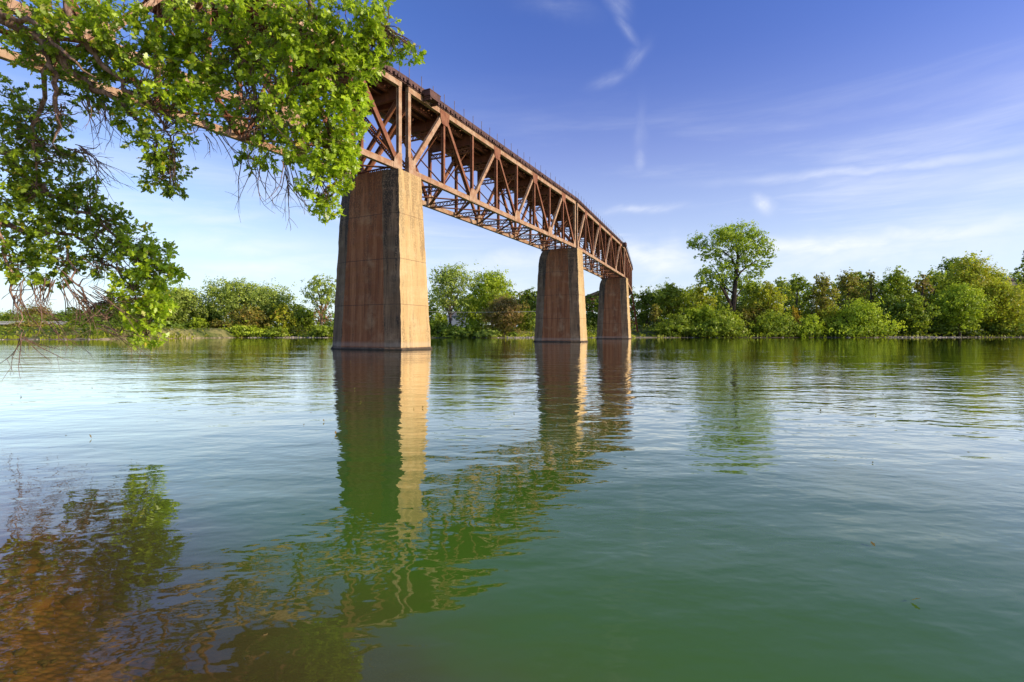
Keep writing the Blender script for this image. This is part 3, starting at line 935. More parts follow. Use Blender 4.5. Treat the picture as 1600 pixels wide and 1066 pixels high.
TREES = [
    # far left, beyond the road bridge and behind the oak branches
    ('round_tree', 'hazy low tree at the far left edge, beyond the pale road bridge', 'tree', 12, 492, 60, 330, 'green', .1, 'round'),
    ('round_tree', 'rounded olive tree above the far left end of the pale road bridge', 'tree', 58, 482, 60, 330, 'olive', .1, 'round'),
    ('round_tree', 'distant dark tree behind the bare oak twigs at far left', 'tree', 105, 488, 50, 320, 'dark', .1, 'round'),
    ('round_tree', 'distant green tree half hidden behind the lowest oak sprays', 'tree', 150, 486, 60, 300, 'green', .1, 'round'),
    ('shrub', 'brownish willow shrub in front of the pale road bridge', 'shrub', 48, 502, 60, 160, 'olive', 0, 'shrub'),
    ('shrub', 'low green shrub beside the sand bar at the left edge', 'shrub', 8, 512, 50, 150, 'green', 0, 'shrub'),
    ('shrub', 'dull green shrub right of the road bridge on the left sand bar', 'shrub', 98, 508, 50, 155, 'green', 0, 'shrub'),
    ('shrub', 'dark thicket behind the bright tip of the left oak branch', 'shrub', 150, 500, 70, 165, 'dark', 0, 'shrub'),
    ('bank_tree', 'dark tree behind the leafy tip of the left oak branch', 'tree', 205, 478, 80, 190, 'dark', .1, 'round'),
    ('willow_tree', 'yellow green tree just right of the left oak branch tip', 'tree', 282, 452, 95, 194, 'pale', .15, 'round'),
    ('shrub', 'bright green round bush between the two left bank willows', 'shrub', 312, 496, 34, 188, 'bright', 0, 'shrub'),
    ('shrub', 'dark bush at the foot of the tree beside the oak branch tip', 'shrub', 262, 502, 60, 187, 'dark', 0, 'shrub'),
    ('bank_tree', 'dark green tree low in the gap left of the broad willow', 'tree', 326, 480, 45, 204, 'dark', .1, 'round'),
    ('willow_tree', 'broad pale willow with the highest crown left of the nearest pier', 'tree', 362, 438, 88, 198, 'pale', .22, 'vase'),
    ('willow_tree', 'pale yellow green willow right of the broad willow', 'tree', 418, 450, 84, 200, 'pale', .2, 'vase'),
    ('bank_tree', 'brown green round tree below the pair of willows', 'tree', 392, 482, 62, 192, 'olive', .05, 'round'),
    ('bank_tree', 'yellowish small tree at the right foot of the willow pair', 'tree', 442, 474, 42, 192, 'yellow', .05, 'round'),
    ('shrub', 'bright green hedge of shrubs on the shore below the willow pair', 'shrub', 380, 506, 74, 188, 'bright', 0, 'shrub'),
    ('shrub', 'low light green shrub right end of the hedge below the willows', 'shrub', 430, 511, 50, 187, 'green', 0, 'shrub'),
    ('shrub', 'tan and green shrub under the left edge of the broad willow', 'shrub', 346, 500, 36, 189, 'olive', 0, 'shrub'),
    ('bank_tree', 'low dark tree between the willow pair and the vine hung tree', 'tree', 466, 476, 44, 203, 'dark', .1, 'round'),
    ('bank_tree', 'green tree directly left of the vine hung tree', 'tree', 478, 484, 40, 195, 'green', .05, 'round'),
    ('cottonwood_tree', 'pale open crowned tree left of the nearest pier, its trunk hung with reddish vines', 'tree', 502, 430, 54, 191, 'pale', .45, 'vase'),
    ('shrub', 'dark green shrub on the shore under the vine hung tree', 'shrub', 500, 508, 46, 187, 'green', 0, 'shrub'),
    # between nearest and second pier
    ('cottonwood_tree', 'tall open pale green tree just right of the nearest pier', 'tree', 703, 414, 74, 192, 'pale', .3, 'vase'),
    ('cottonwood_tree', 'bright green rounded tree midway between the first two piers', 'tree', 770, 426, 72, 196, 'bright', .22, 'vase'),
    ('bank_tree', 'dark green tree behind the two pale trees between the piers', 'tree', 738, 462, 60, 212, 'green', .1, 'round'),
    ('bank_tree', 'brownish dome shaped tree in front of the bright tree between the piers', 'tree', 788, 466, 70, 184, 'brown', .2, 'round'),
    ('bank_tree', 'dark green tree touching the left side of the second pier', 'tree', 826, 450, 44, 206, 'dark', .1, 'round'),
    ('bank_tree', 'olive tree above the dark one beside the second pier', 'tree', 814, 458, 40, 222, 'olive', .1, 'round'),
    ('shrub', 'green shrub on the bank close beside the nearest pier', 'shrub', 686, 492, 40, 184, 'green', 0, 'shrub'),
    ('shrub', 'grey green low shrub spilling to the water under the tall pale tree', 'shrub', 716, 510, 66, 181, 'dark', 0, 'shrub'),
    ('shrub', 'bright small shrub beneath the pale tree right of the nearest pier', 'shrub', 736, 499, 34, 186, 'bright', 0, 'shrub'),
    ('shrub', 'grassy light green shrub at the water below the brown dome tree', 'shrub', 764, 515, 44, 179, 'pale', 0, 'shrub'),
    ('shrub', 'deep green shrub between the brown dome tree and the second pier', 'shrub', 822, 486, 34, 190, 'green', 0, 'shrub'),
    ('shrub', 'small dark round shrub at the waterline left of the second pier', 'shrub', 801, 518, 16, 180, 'dark', 0, 'shrub'),
    ('bank_tree', 'tree glimpsed between the second and third piers', 'tree', 924, 488, 34, 215, 'dark', .05, 'round'),
    # right bank
    ('bank_tree', 'grey green tree right behind the end of the bridge', 'tree', 1012, 456, 50, 222, 'dark', .1, 'round'),
    ('bank_tree', 'dark leafy tree left of the great cottonwood, behind the grassy slope', 'tree', 1046, 442, 66, 216, 'green', .1, 'round'),
    ('bank_tree', 'small olive tree standing on the grassy slope right of the bridge', 'tree', 1023, 474, 26, 200, 'olive', .25, 'column'),
    ('bank_tree', 'dark tree directly behind the orange tinged tree', 'tree', 1082, 452, 56, 220, 'green', .1, 'round'),
    ('bank_tree', 'orange tinged yellow tree at the left foot of the great cottonwood', 'tree', 1098, 447, 46, 200, 'yellow', .15, 'round'),
    ('bank_tree', 'yellow green small tree below the orange tinged tree', 'tree', 1102, 476, 38, 194, 'bright', .1, 'round'),
    ('bank_tree', 'pale tree right behind the trunk of the great cottonwood', 'tree', 1176, 440, 52, 206, 'pale', .15, 'round'),
    ('bank_tree', 'yellow crowned tree right of the great cottonwood', 'tree', 1200, 440, 56, 200, 'yellow', .2, 'round'),
    ('bank_tree', 'deep green tree right of the yellow crowned tree', 'tree', 1245, 430, 54, 208, 'green', .15, 'round'),
    ('bank_tree', 'pale topped tree behind the deep green tree', 'tree', 1222, 430, 44, 220, 'pale', .2, 'column'),
    ('bank_tree', 'tall olive gold tree left of the bright dome bush', 'tree', 1287, 428, 52, 204, 'olive', .15, 'column'),
    ('bank_tree', 'gold green tree just above the bright dome bush', 'tree', 1326, 428, 56, 214, 'olive', .15, 'round'),
    ('bank_tree', 'thin topped tree above the right half of the dome bush', 'tree', 1362, 418, 42, 216, 'olive', .15, 'column'),
    ('bank_tree', 'dark evergreen showing behind the thin topped tree', 'tree', 1345, 424, 46, 236, 'dark', .1, 'round'),
    ('bank_tree', 'broad mid green tree right of the dome bush', 'tree', 1404, 419, 62, 210, 'green', .15, 'round'),
    ('bank_tree', 'slim brown green tree with yellow streaks on the right bank', 'tree', 1440, 420, 36, 206, 'brown', .15, 'column'),
    ('bank_tree', 'dark topped tree behind the big yellow green tree at right', 'tree', 1484, 404, 56, 236, 'dark', .15, 'round'),
    ('bank_tree', 'green tree left of the big yellow green tree on the right bank', 'tree', 1462, 424, 56, 212, 'green', .12, 'round'),
    ('bank_tree', 'big yellow green tree with the highest crown on the right bank', 'tree', 1518, 402, 88, 214, 'yellow', .12, 'round'),
    ('bank_tree', 'drooping yellow green tree overhanging the dark right bank', 'tree', 1560, 442, 88, 204, 'yellow', .15, 'round'),
    ('bank_tree', 'drooping green tree below the big yellow green tree at right', 'tree', 1500, 448, 80, 200, 'bright', .15, 'round'),
    ('bank_tree', 'yellow green tree cut by the right edge of the view', 'tree', 1602, 444, 60, 206, 'yellow', .12, 'round'),
    ('conifer_tree', 'dark conifer at the right edge beside the brown roof', 'tree', 1600, 386, 50, 236, 'dark', .05, 'cone'),
    ('bank_tree', 'rounded green treetop left of the brown roof', 'tree', 1556, 425, 40, 246, 'green', .1, 'round'),
    ('bank_tree', 'deep green low tree under the slim brown tree', 'tree', 1432, 462, 56, 199, 'green', .08, 'round'),
    ('bank_tree', 'shaded tree between the dome bush and the deep green low tree', 'tree', 1390, 462, 50, 203, 'dark', .08, 'round'),
    ('shrub', 'broad dark shrub on the shore right of the grassy slope', 'shrub', 1056, 492, 76, 193, 'green', 0, 'shrub'),
    ('shrub', 'broad leafy shrub at the waterline in front of the great cottonwood', 'shrub', 1124, 484, 86, 190, 'green', 0, 'shrub'),
    ('shrub', 'light green shrub between the two broad shore shrubs', 'shrub', 1088, 478, 50, 196, 'bright', 0, 'shrub'),
    ('shrub', 'wide green shrub at the waterline right of the great cottonwood', 'shrub', 1214, 486, 76, 192, 'green', 0, 'shrub'),
    ('shrub', 'yellow green shrub at the right end of the wide shore shrub', 'shrub', 1262, 494, 46, 191, 'bright', 0, 'shrub'),
    ('shrub', 'small orange shrub among green ones right of the great cottonwood', 'shrub', 1243, 479, 18, 193, 'orange', 0, 'shrub'),
    ('shrub', 'olive thicket behind the wide shore shrub', 'shrub', 1180, 474, 70, 200, 'olive', 0, 'shrub'),
    ('shrub', 'large bright green dome bush sloping right to the water', 'shrub', 1340, 472, 96, 193, 'bright', 0, 'shrub'),
    ('shrub', 'yellowish thicket behind the left side of the dome bush', 'shrub', 1296, 478, 50, 199, 'yellow', 0, 'shrub'),
    ('shrub', 'small dull green shrub on the shaded shore under the slim brown tree', 'shrub', 1431, 505, 24, 198, 'green', 0, 'shrub'),
    ('shrub', 'shaded low thicket right of the dome bush', 'shrub', 1400, 498, 60, 203, 'dark', 0, 'shrub'),
    ('shrub', 'shaded low thicket under the drooping green tree', 'shrub', 1482, 496, 80, 205, 'dark', 0, 'shrub'),
    ('shrub', 'shaded low thicket at the right edge of the bank', 'shrub', 1570, 496, 90, 206, 'dark', 0, 'shrub'),
    ('shrub', 'dark understory bush behind the trunk of the great cottonwood', 'shrub', 1145, 468, 60, 212, 'dark', 0, 'shrub'),
]
for (k, lab, cat, px, top, wpx, d, tint, bf, form) in TREES:
    lo = 1.0
    if tint == 'pale' and form == 'vase':
        lo = 0.62
    wm = {'olive': .25, 'yellow': .2, 'brown': .3}.get(tint, .06)
    bgtree(k, lab, cat, px, top, wpx, d, tint, bf, form, warm=wm, loose=lo, group=('shrubs along the far bank' if k == 'shrub' else 'trees along the far bank'),
           nb=(14 if wpx > 60 and form != 'shrub' else (10 if form != 'shrub' else 8)))


# the great cottonwood: hand placed limbs and clumps (photo pixels around the trunk)
def great_tree():
    d = 200.0
    rng = np.random.default_rng(5)
    x0 = (1143 - HX) / F * d
    gz = H(x0, d)
    root = thing('cottonwood_tree', 'great cottonwood with a forked dark trunk, towering over the right bank', 'tree', (x0, d, gz))

    def q(px, py, dy=0.0):
        return Vector(((px - 1143) / F * d, dy, CAMZ + (HY - py) / F * d - gz))
    mb = MB()
    mb.tube([q(1145, 530), q(1145, 490), q(1147, 465), q(1150, 430), q(1153, 400), q(1148, 370)], [1.5, 1.1, .95, .75, .45, .12], 9)
    mb.tube([q(1144, 492), q(1137, 470, -1), q(1128, 455, -1.5), q(1120, 445, -2)], [.8, .6, .45, .2], 7)
    mb.tube([q(1136, 468, -1), q(1133, 450, 1), q(1128, 430, 2), q(1118, 415, 2.5)], [.5, .42, .3, .1], 7)
    mb.tube([q(1149, 440), q(1160, 425, 2), q(1180, 410, 3), q(1200, 400, 3)], [.5, .35, .22, .08], 6)
    mb.tube([q(1150, 420), q(1140, 405, -2), q(1125, 395, -3), q(1106, 385, -3)], [.45, .35, .22, .08], 6)
    mb.tube([q(1145, 458), q(1135, 448, 2), q(1140, 430, 3), q(1150, 410, 3)], [.4, .3, .2, .08], 6)
    mb.tube([q(1152, 405), q(1165, 385, -2), q(1175, 370, -2)], [.35, .2, .06], 6)
    mb.tube([q(1147, 470), q(1158, 455, 1), q(1175, 440, 2)], [.35, .22, .08], 6)
    mb.build('trunk', bark('dark_cottonwood_bark', (0.02, 0.014, 0.010), (0.07, 0.05, 0.035), 1.2), root)
    cl = [(1150, 362, 17, 13), (1170, 362, 17, 13), (1132, 366, 14, 11), (1180, 374, 12, 11), (1185, 392, 13, 10), (1198, 400, 7, 6),
          (1165, 385, 16, 14), (1145, 385, 15, 13), (1118, 372, 13, 10), (1100, 376, 13, 10), (1085, 379, 9, 7), (1112, 392, 12, 9), (1098, 400, 9, 7),
          (1180, 405, 14, 9), (1160, 405, 13, 10), (1128, 398, 10, 8), (1135, 415, 12, 9), (1118, 425, 14, 11), (1105, 432, 12, 10), (1095, 424, 6, 6),
          (1140, 435, 12, 9), (1178, 425, 12, 10), (1168, 440, 12, 10), (1188, 415, 8, 6), (1125, 442, 12, 9), (1106, 445, 10, 8), (1092, 440, 6, 6), (1185, 440, 9, 9), (1155, 425, 9, 7)]
    blobs = []
    for (px, py, rx, ry) in cl:
        s = d / F
        dep = rng.uniform(-5, 5)
        c = q(px, py, dep)
        blobs.append((tuple(c), (rx * s * 1.14, rx * s, ry * s * 1.14)))
        mb2 = None
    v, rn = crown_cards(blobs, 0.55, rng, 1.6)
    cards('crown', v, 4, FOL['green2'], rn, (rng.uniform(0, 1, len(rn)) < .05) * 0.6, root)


FOL['green2'] = foliage('foliage_cottonwood', (0.05, 0.10, 0.010), (0.52, 0.66, 0.050), (0.55, 0.5, 0.06), transl=0.4, gloss=0.02)
great_tree()


# reddish vines on the tree left of the nearest pier
def vines():
    rng = np.random.default_rng(3)
    d = 187.5
    x = (502 - HX) / F * d
    gz = H(x, d)
    root = thing('hanging_vine', 'reddish brown dead vines hanging on the tree left of the nearest pier', 'vine', (x, d, gz))
    blobs = []
    for (px, py, rx, ry) in ((497, 480, 6, 12), (506, 486, 6, 15), (514, 484, 5, 15), (502, 497, 8, 9), (495, 492, 5, 10)):
        s = d / F
        blobs.append((((px - 502) * s, 0, CAMZ + (HY - py) * s - gz), (rx * s, rx * s * .7, ry * s)))
    v, rn = crown_cards(blobs, 0.45, rng, 0.5)
    v = v.reshape(-1, 4, 3)
    cards('vine_leaves', v.reshape(-1, 3), 4, FOL['purple'], rn, rn * 0, root)


vines()


# low undergrowth and grass on the far bank: nobody could count it
def undergrowth():
    rng = np.random.default_rng(21)
    cs, sz, rn = [], [], []
    while len(cs) < 26000:
        x = rng.uniform(-190, 260)
        y = shore(x) + 1.5 + rng.exponential(14)
        if y > 285:
            continue
        z = H(x, y)
        open_ = (38 < x < 56) or (0 < x < 12 and y < 196) or (-1 < x < 10)
        if mnoise.noise(Vector((x * .15, y * .15, 4))) < -0.05 and rng.uniform() < .7:
            continue
        if z < 0.45 or (open_ and rng.uniform() < 0.75):
            continue
        hh = 0.3 if (open_ or x < -100) else rng.uniform(0.1, 2.4)
        cs.append((x + rng.normal() * .4, y + rng.normal() * .4, z + hh * rng.uniform(0.1, 1)))
        sz.append(rng.uniform(0.35, 0.9))
        rn.append(rng.uniform(0, 0.8) * (0.12 if x > 110 else 1.0) * (0.4 + 0.6 * (0.5 + 0.5 * mnoise.noise(Vector((x * .1, y * .1, 0))))))  # weeds on the right darkened to put shade under the trees into colour
    cs = np.array(cs)
    nn = unit(rng.normal(size=cs.shape) + np.array((0, -0.3, 0.9)))
    v = leaf_polys(cs, np.cross(nn, rng.normal(size=cs.shape)), nn, QUAD, np.array(sz))
    o = cards('undergrowth', v, 4, FOL['green'], np.array(rn), (rng.uniform(0, 1, len(cs)) < .2) * .6, None)
    o['kind'] = 'stuff'
    o['label'] = 'tangled weeds and brambles covering the far bank'
    o['category'] = 'undergrowth'
    # shore grass fringe
    cs, dr, nn, sz, rn = [], [], [], [], []
    for i in range(16000):
        x = rng.uniform(-200, 260)
        y = shore(x) + rng.uniform(-3, 9)
        z = H(x, y)
        if (x > 62 and rng.uniform() < .9) or z < 0.02 or z > 1.9:
            continue
        if mnoise.noise(Vector((x * .2, y * .1, 8))) < 0.0:
            continue
        cs.append((x, y, z + 0.3))
        dr.append((rng.normal() * .3, rng.normal() * .3, 1))
        nn.append((rng.normal() * .4, -1, 0.2))
        sz.append(rng.uniform(0.5, 1.3))
        rn.append(rng.uniform(.2, 1))
    v = leaf_polys(np.array(cs), np.array(dr), np.array(nn), np.array([(-.5, -.2, 0), (-.5, .2, 0), (.5, .05, 0), (.4, -.08, 0)]), np.array(sz))
    o = cards('shore_grass', v, 4, FOL['yellow'], np.array(rn), np.zeros(len(cs)), None)
    o['kind'] = 'stuff'
    o['label'] = 'yellow green grass fringing the far shore'
    o['category'] = 'grass'


undergrowth()


def woodland():
    rng = np.random.default_rng(31)
    blobs = []
    knots = [(-3000, 500), (0, 494), (250, 486), (330, 480), (450, 486), (600, 470), (690, 462), (760, 452), (850, 456), (1000, 455), (1100, 448), (1250, 440), (1400, 428), (1540, 428), (1700, 420), (3000, 420)]
    px = -250
    while px < 1900:
        d = 262 + rng.uniform(-12, 25)
        tp = np.interp(px, [k[0] for k in knots], [k[1] for k in knots]) + rng.uniform(-3, 8)
        x = (px - HX) / F * d
        zt = CAMZ + (HY - tp) / F * d
        gz = H(x, d)
        r = rng.uniform(4, 6.5)
        z = zt - r * .8
        blobs.append(((x, d, z), (r, r, r * .9)))
        while z > gz + 2:
            z -= r * 1.1
            blobs.append(((x + rng.normal(), d + rng.normal() * 2, z), (r * 1.15, r, r * .9)))
        px += r * 1.25 / d * F
    v, rn = crown_cards(blobs, 0.95, rng, 1.1)
    o = cards('far_woodland', v, 4, FOL['dark'], rn, (rng.uniform(0, 1, len(rn)) < .08) * .5, None)
    o['kind'] = 'stuff'
    o['label'] = 'unbroken dark woodland far behind the bank trees'
    o['category'] = 'woodland'


woodland()

# pale rocks along the far waterline and stones on the river bed
ROCK, t = new_mat('pale_rock')
cc = coords(t)
nn_ = t.noise(cc, 2.5, 5, 0.6)
t.out(t.principled(t.mix(nn_, (0.5, 0.44, 0.36), (0.2, 0.16, 0.12)), 0.9, t.bump(nn_, .6, .1), .2))


def rock(mb, c, r, rng, flat=0.55):
    b = len(mb.v)
    import itertools
    rows, seg = 4, 7
    sx, sy = rng.uniform(.7, 1.3), rng.uniform(.7, 1.2)
    mb.v.append(Vector((c[0], c[1], c[2] + r * flat)))
    for i in range(1, rows):
        ph = PI * i / rows
        for k in range(seg):
            a = 2 * PI * k / seg + i * .3
            rr = r * rng.uniform(.82, 1.12)
            mb.v.append(Vector((c[0] + rr * sx * math.sin(ph) * math.cos(a), c[1] + rr * sy * math.sin(ph) * math.sin(a), c[2] + rr * flat * math.cos(ph))))
    mb.v.append(Vector((c[0], c[1], c[2] - r * flat)))
    for k in range(seg):
        mb.f.append((b, b + 1 + k, b + 1 + (k + 1) % seg))
        mb.m.append(0)
    for i in range(rows - 2):
        for k in range(seg):
            k2 = (k + 1) % seg
            mb.f.append((b + 1 + i * seg + k, b + 1 + (i + 1) * seg + k, b + 1 + (i + 1) * seg + k2, b + 1 + i * seg + k2))
            mb.m.append(0)
    e = len(mb.v) - 1
    for k in range(seg):
        mb.f.append((e, b + 1 + (rows - 2) * seg + (k + 1) % seg, b + 1 + (rows - 2) * seg + k))
        mb.m.append(0)


rng = np.random.default_rng(8)
mb = MB()
cnt = 0
for _ in range(20000):
    x = rng.choice([rng.uniform(-95, -66), rng.uniform(-2, 12), rng.uniform(140, 172), rng.uniform(-200, 260)], p=[.3, .2, .25, .25])
    y = shore(x) + rng.uniform(-4, 4)
    z = H(x, y)
    if -0.12 < z < 0.3:
        rock(mb, (x, y, z + .03), rng.uniform(.12, .5), rng)
        cnt += 1
    if cnt > 600:
        break
o = mb.build('shore_rubble', ROCK, None, True)
o['kind'] = 'stuff'
o['label'] = 'pale rubble along the far waterline'
o['category'] = 'rubble'
BED, t = new_mat('brown_bed_stone')
cc = coords(t)
nn_ = t.noise(cc, 3.5, 6, 0.65)
n2_ = t.noise(cc, 0.9, 3, 0.5)
t.out(t.principled(t.mix(t.maprange(n2_, .4, .6), t.mix(nn_, (0.46, 0.24, 0.09), (0.16, 0.07, 0.025)), (0.13, 0.11, 0.035)), 0.85, t.bump(nn_, .5, .03), .3))
mb = MB()
for _ in range(3500):
    x = rng.uniform(-8, 3.5)
    y = rng.uniform(0.8, 7)
    s = y + .8 * x
    if s < 0.05 or s > 4.5:
        continue
    rock(mb, (x, y, H(x, y) + .01), rng.choice([rng.uniform(.012, .045), rng.uniform(.05, .12)], p=[.97, .03]), rng, .45)
o = mb.build('river_stones', BED, None, True)
o['kind'] = 'stuff'
o['label'] = 'brown stones on the shallow river bed'
o['category'] = 'stones'

# ------------------------------------------------------------------ small things far away
PAINT, t = new_mat('pale_bridge_concrete')
n_ = t.noise(coords(t), 0.8, 4, .6)
t.out(t.principled(t.mix(n_, (.62, .6, .56), (.42, .4, .37)), .85))
rb = thing('road_bridge', 'low pale road bridge in the distance at the far left', 'bridge', (-255, 262, 0))
mb = MB()
mb.box((0, 0, 6.6), (70, 6, 0), (-.4, 4, 0), (0, 0, .5))
mb.build('bridge_deck', PAINT, rb)
mb = MB()
for s in (-1, 1):
    mb.box((s * -.4, s * 4, 7.6), (70, 6, 0), (0, .12, 0), (0, 0, .12))
    for k in range(29):
        u = -1 + 2 * k / 28
        mb.box((s * -.4 + 70 * u, s * 4 + 6 * u, 7.3), (.1, 0, 0), (0, .1, 0), (0, 0, .19))
mb.build('railing', PAINT, rb)
for u in (-.75, -.25, .25, .75):
    mb = MB()
    mb.box((70 * u, 6 * u, 2.2), (.7, 0, 0), (0, 3, 0), (0, 0, 3.89))
    mb.build('bridge_column', PAINT, rb)


def house(label, px, roof_top, d, w, dep, wall_c, roof_c, eave, rz=0.0, deep=9):
    x = (px - HX) / F * d
    zt = CAMZ + (HY - roof_top) / F * d
    gz = H(x, d)
    r = thing('house', label, 'house', (x, d, gz), rz)
    wm, t = new_mat('house_wall_paint')
    n_ = t.noise(coords(t), 1.2, 4, .6)
    t.out(t.principled(t.mix(n_, wall_c, tuple(v * .75 for v in wall_c)), .85))
    rm, t = new_mat('house_shingles')
    n_ = t.noise(t.mapping(coords(t), scale=(1, 1, 4)), 3, 4, .7)
    t.out(t.principled(t.mix(n_, roof_c, tuple(v * .5 for v in roof_c)), .9))
    h = zt - gz
    we = h - eave
    mb = MB()
    mb.bx(-w / 2, w / 2, -dep / 2, dep / 2, -1.0, we)
    mb.build('wall', wm, r)
    mb = MB()
    o_ = .6
    v = [(-w / 2 - o_, -dep / 2 - o_, we), (w / 2 + o_, -dep / 2 - o_, we), (w / 2 + o_, dep / 2 + o_, we), (-w / 2 - o_, dep / 2 + o_, we), (-w / 2 + w * .22, 0, h), (w / 2 - w * .22, 0, h)]
    mb.v = [Vector(a) + Vector((0, 0, .004)) for a in v]
    mb.f = [(0, 1, 5, 4), (2, 3, 4, 5), (1, 2, 5), (3, 0, 4), (3, 2, 1, 0)]
    mb.m = [0] * 5
    mb.build('roof', rm, r)
    gm, t = new_mat('house_window_glass')
    t.out(t.principled((.03, .04, .05), .1))
    for u in (-.3, 0, .3):
        mb = MB()
        mb.bx(w * u - .6, w * u + .6, -dep / 2 - .05, -dep / 2 - .003, we - 2.0, we - .8)
        mb.build('window', gm, r)


house('house with a brown hipped roof among the trees at upper right', 1563, 433, 256, 12, 9, (.25, .2, .17), (.14, .085, .07), 2.2)
house('small grey blue house glimpsed low through the trees right of the nearest pier', 716, 488, 226, 9, 7, (.33, .38, .48), (.2, .2, .22), 1.8)

wire_m, t = new_mat('wire_metal')
t.out(t.principled((.55, .5, .42), .5))
mb = MB()
mb.tube([at(640 + 210 * k / 12, 486.5 + 1.5 * math.sin(PI * k / 12), 177 + 0.2 * k) for k in range(13)], [.05] * 13, 5)
ob = mb.build('cable', wire_m)
ob['label'] = 'thin pale cable strung level in front of the trees between the first two piers'
ob['category'] = 'cable'

# ------------------------------------------------------------------ the foreground oak
OAK_BARK = bark('oak_bark', (0.12, 0.065, 0.045), (0.42, 0.27, 0.19), 14)
OAK_TWIG = bark('oak_twig_bark', (0.11, 0.06, 0.042), (0.32, 0.20, 0.135), 30)
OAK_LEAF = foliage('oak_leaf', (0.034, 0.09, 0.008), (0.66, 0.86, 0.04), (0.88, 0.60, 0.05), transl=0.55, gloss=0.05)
OAK = np.array([(0, 0, 0), (.22, -.10, .02), (.30, -.26, .07), (.45, -.14, .03), (.60, -.34, .08), (.74, -.15, .0), (.92, -.13, -.04), (1.0, 0, -.08),
                (.90, .14, -.04), (.72, .16, .0), (.58, .34, .08), (.43, .14, .03), (.30, .25, .07), (.20, .08, .02)])

base = Vector((-13.0, 3.2, 0))
base.z = H(base.x, base.y)
oak = thing('oak_tree', 'overhanging oak whose leafy branches hang into the upper left of the view', 'tree', tuple(base))


def q(x, y, d):
    return at(x, y, d) - base


def wob(pts, rads, amp, rng, sub=4):
    """resample a polyline with a natural wobble"""
    P_, R_ = [], []
    n = len(pts)
    for i in range(n - 1):
        p0, p1, p2, p3 = pts[max(i - 1, 0)], pts[i], pts[i + 1], pts[min(i + 2, n - 1)]
        for k in range(sub):
            t = k / sub
            a = 0.5 * ((2 * p1) + (p2 - p0) * t + (2 * p0 - 5 * p1 + 4 * p2 - p3) * t * t + (3 * p1 - p0 - 3 * p2 + p3) * t ** 3)
            j = Vector(rng.normal(size=3)) * amp * (1 if (i or k) else 0)
            P_.append(a + j)
            R_.append(rads[i] * (1 - t) + rads[i + 1] * t)
    P_.append(pts[-1])
    R_.append(rads[-1])
    return P_, R_


rng = np.random.default_rng(4)
wood_pts = []      # (point, radius) of all limbs, for twigs to start from


def limb(name, pts, rads, amp=0.035, mat=OAK_BARK, seg=8):
    pp, rr = wob([Vector(p) for p in pts], rads, amp, rng)
    mb = MB()
    mb.tube(pp, rr, seg)
    mb.build(name, mat, oak, True)
    for p, r in zip(pp, rr):
        wood_pts.append((p, r))
    return pp


limb('trunk', [(0, 0, -.6), (0, 0, .3), (.1, .3, 2.2), (.3, .9, 4.5), (.5, 1.6, 7.0), (1.0, 2.4, 10.0)], [.75, .55, .46, .40, .32, .2], .03, seg=14)
T1 = Vector((.3, .9, 4.5))
T2 = Vector((.5, 1.6, 7.0))
T0 = Vector((.15, .5, 3.0))
# big limb crossing the upper left and running right
limb('branch', [T2, q(-220, -60, 9.6), q(-60, 0, 9.4), q(60, 60, 9.4), q(110, 110, 9.5), q(160, 145, 9.6), q(215, 190, 9.8), q(245, 225, 9.9)], [.2, .15, .12, .085, .07, .05, .03, .012])
limb('branch', [T2 + Vector((.1, .2, .8)), q(-160, -220, 9.6), q(20, -160, 9.4), q(150, -70, 9.3), q(250, -30, 9.3), q(345, 5, 9.4), q(365, 45, 9.4), q(385, 85, 9.5), q(392, 125, 9.5), q(400, 170, 9.6), q(412, 215, 9.7)], [.2, .16, .14, .12, .1, .075, .06, .055, .045, .03, .012])
limb('branch', [q(250, -30, 9.3), q(370, -60, 9.2), q(470, -40, 9.2), q(545, 10, 9.3), q(600, 45, 9.4), q(645, 78, 9.4)], [.09, .07, .055, .035, .02, .008])
limb('branch', [q(470, -40, 9.2), q(500, 40, 9.4), q(520, 110, 9.5), q(515, 180, 9.6), q(505, 250, 9.7), q(510, 310, 9.7)], [.05, .042, .034, .024, .015, .006])
limb('branch', [q(385, 85, 9.5), q(430, 120, 9.4), q(465, 170, 9.4), q(480, 220, 9.5), q(495, 280, 9.6)], [.04, .032, .024, .015, .006])
limb('branch', [q(100, -30, 9.2), q(115, 30, 9.2), q(135, 70, 9.3), q(165, 105, 9.4), q(200, 140, 9.5), q(240, 170, 9.6), q(262, 215, 9.7), q(268, 270, 9.8)], [.08, .06, .05, .045, .035, .024, .015, .006])
limb('branch', [q(60, 60, 9.4), q(78, 95, 9.5), q(88, 130, 9.6), q(85, 160, 9.7), q(92, 185, 9.7), q(82, 225, 9.8)], [.06, .05, .045, .04, .03, .01])
limb('branch', [q(-60, 0, 9.4), q(0, 20, 9.2), q(60, 45, 9.1), q(110, 90, 9.1), q(150, 120, 9.2)], [.07, .05, .04, .025, .008])
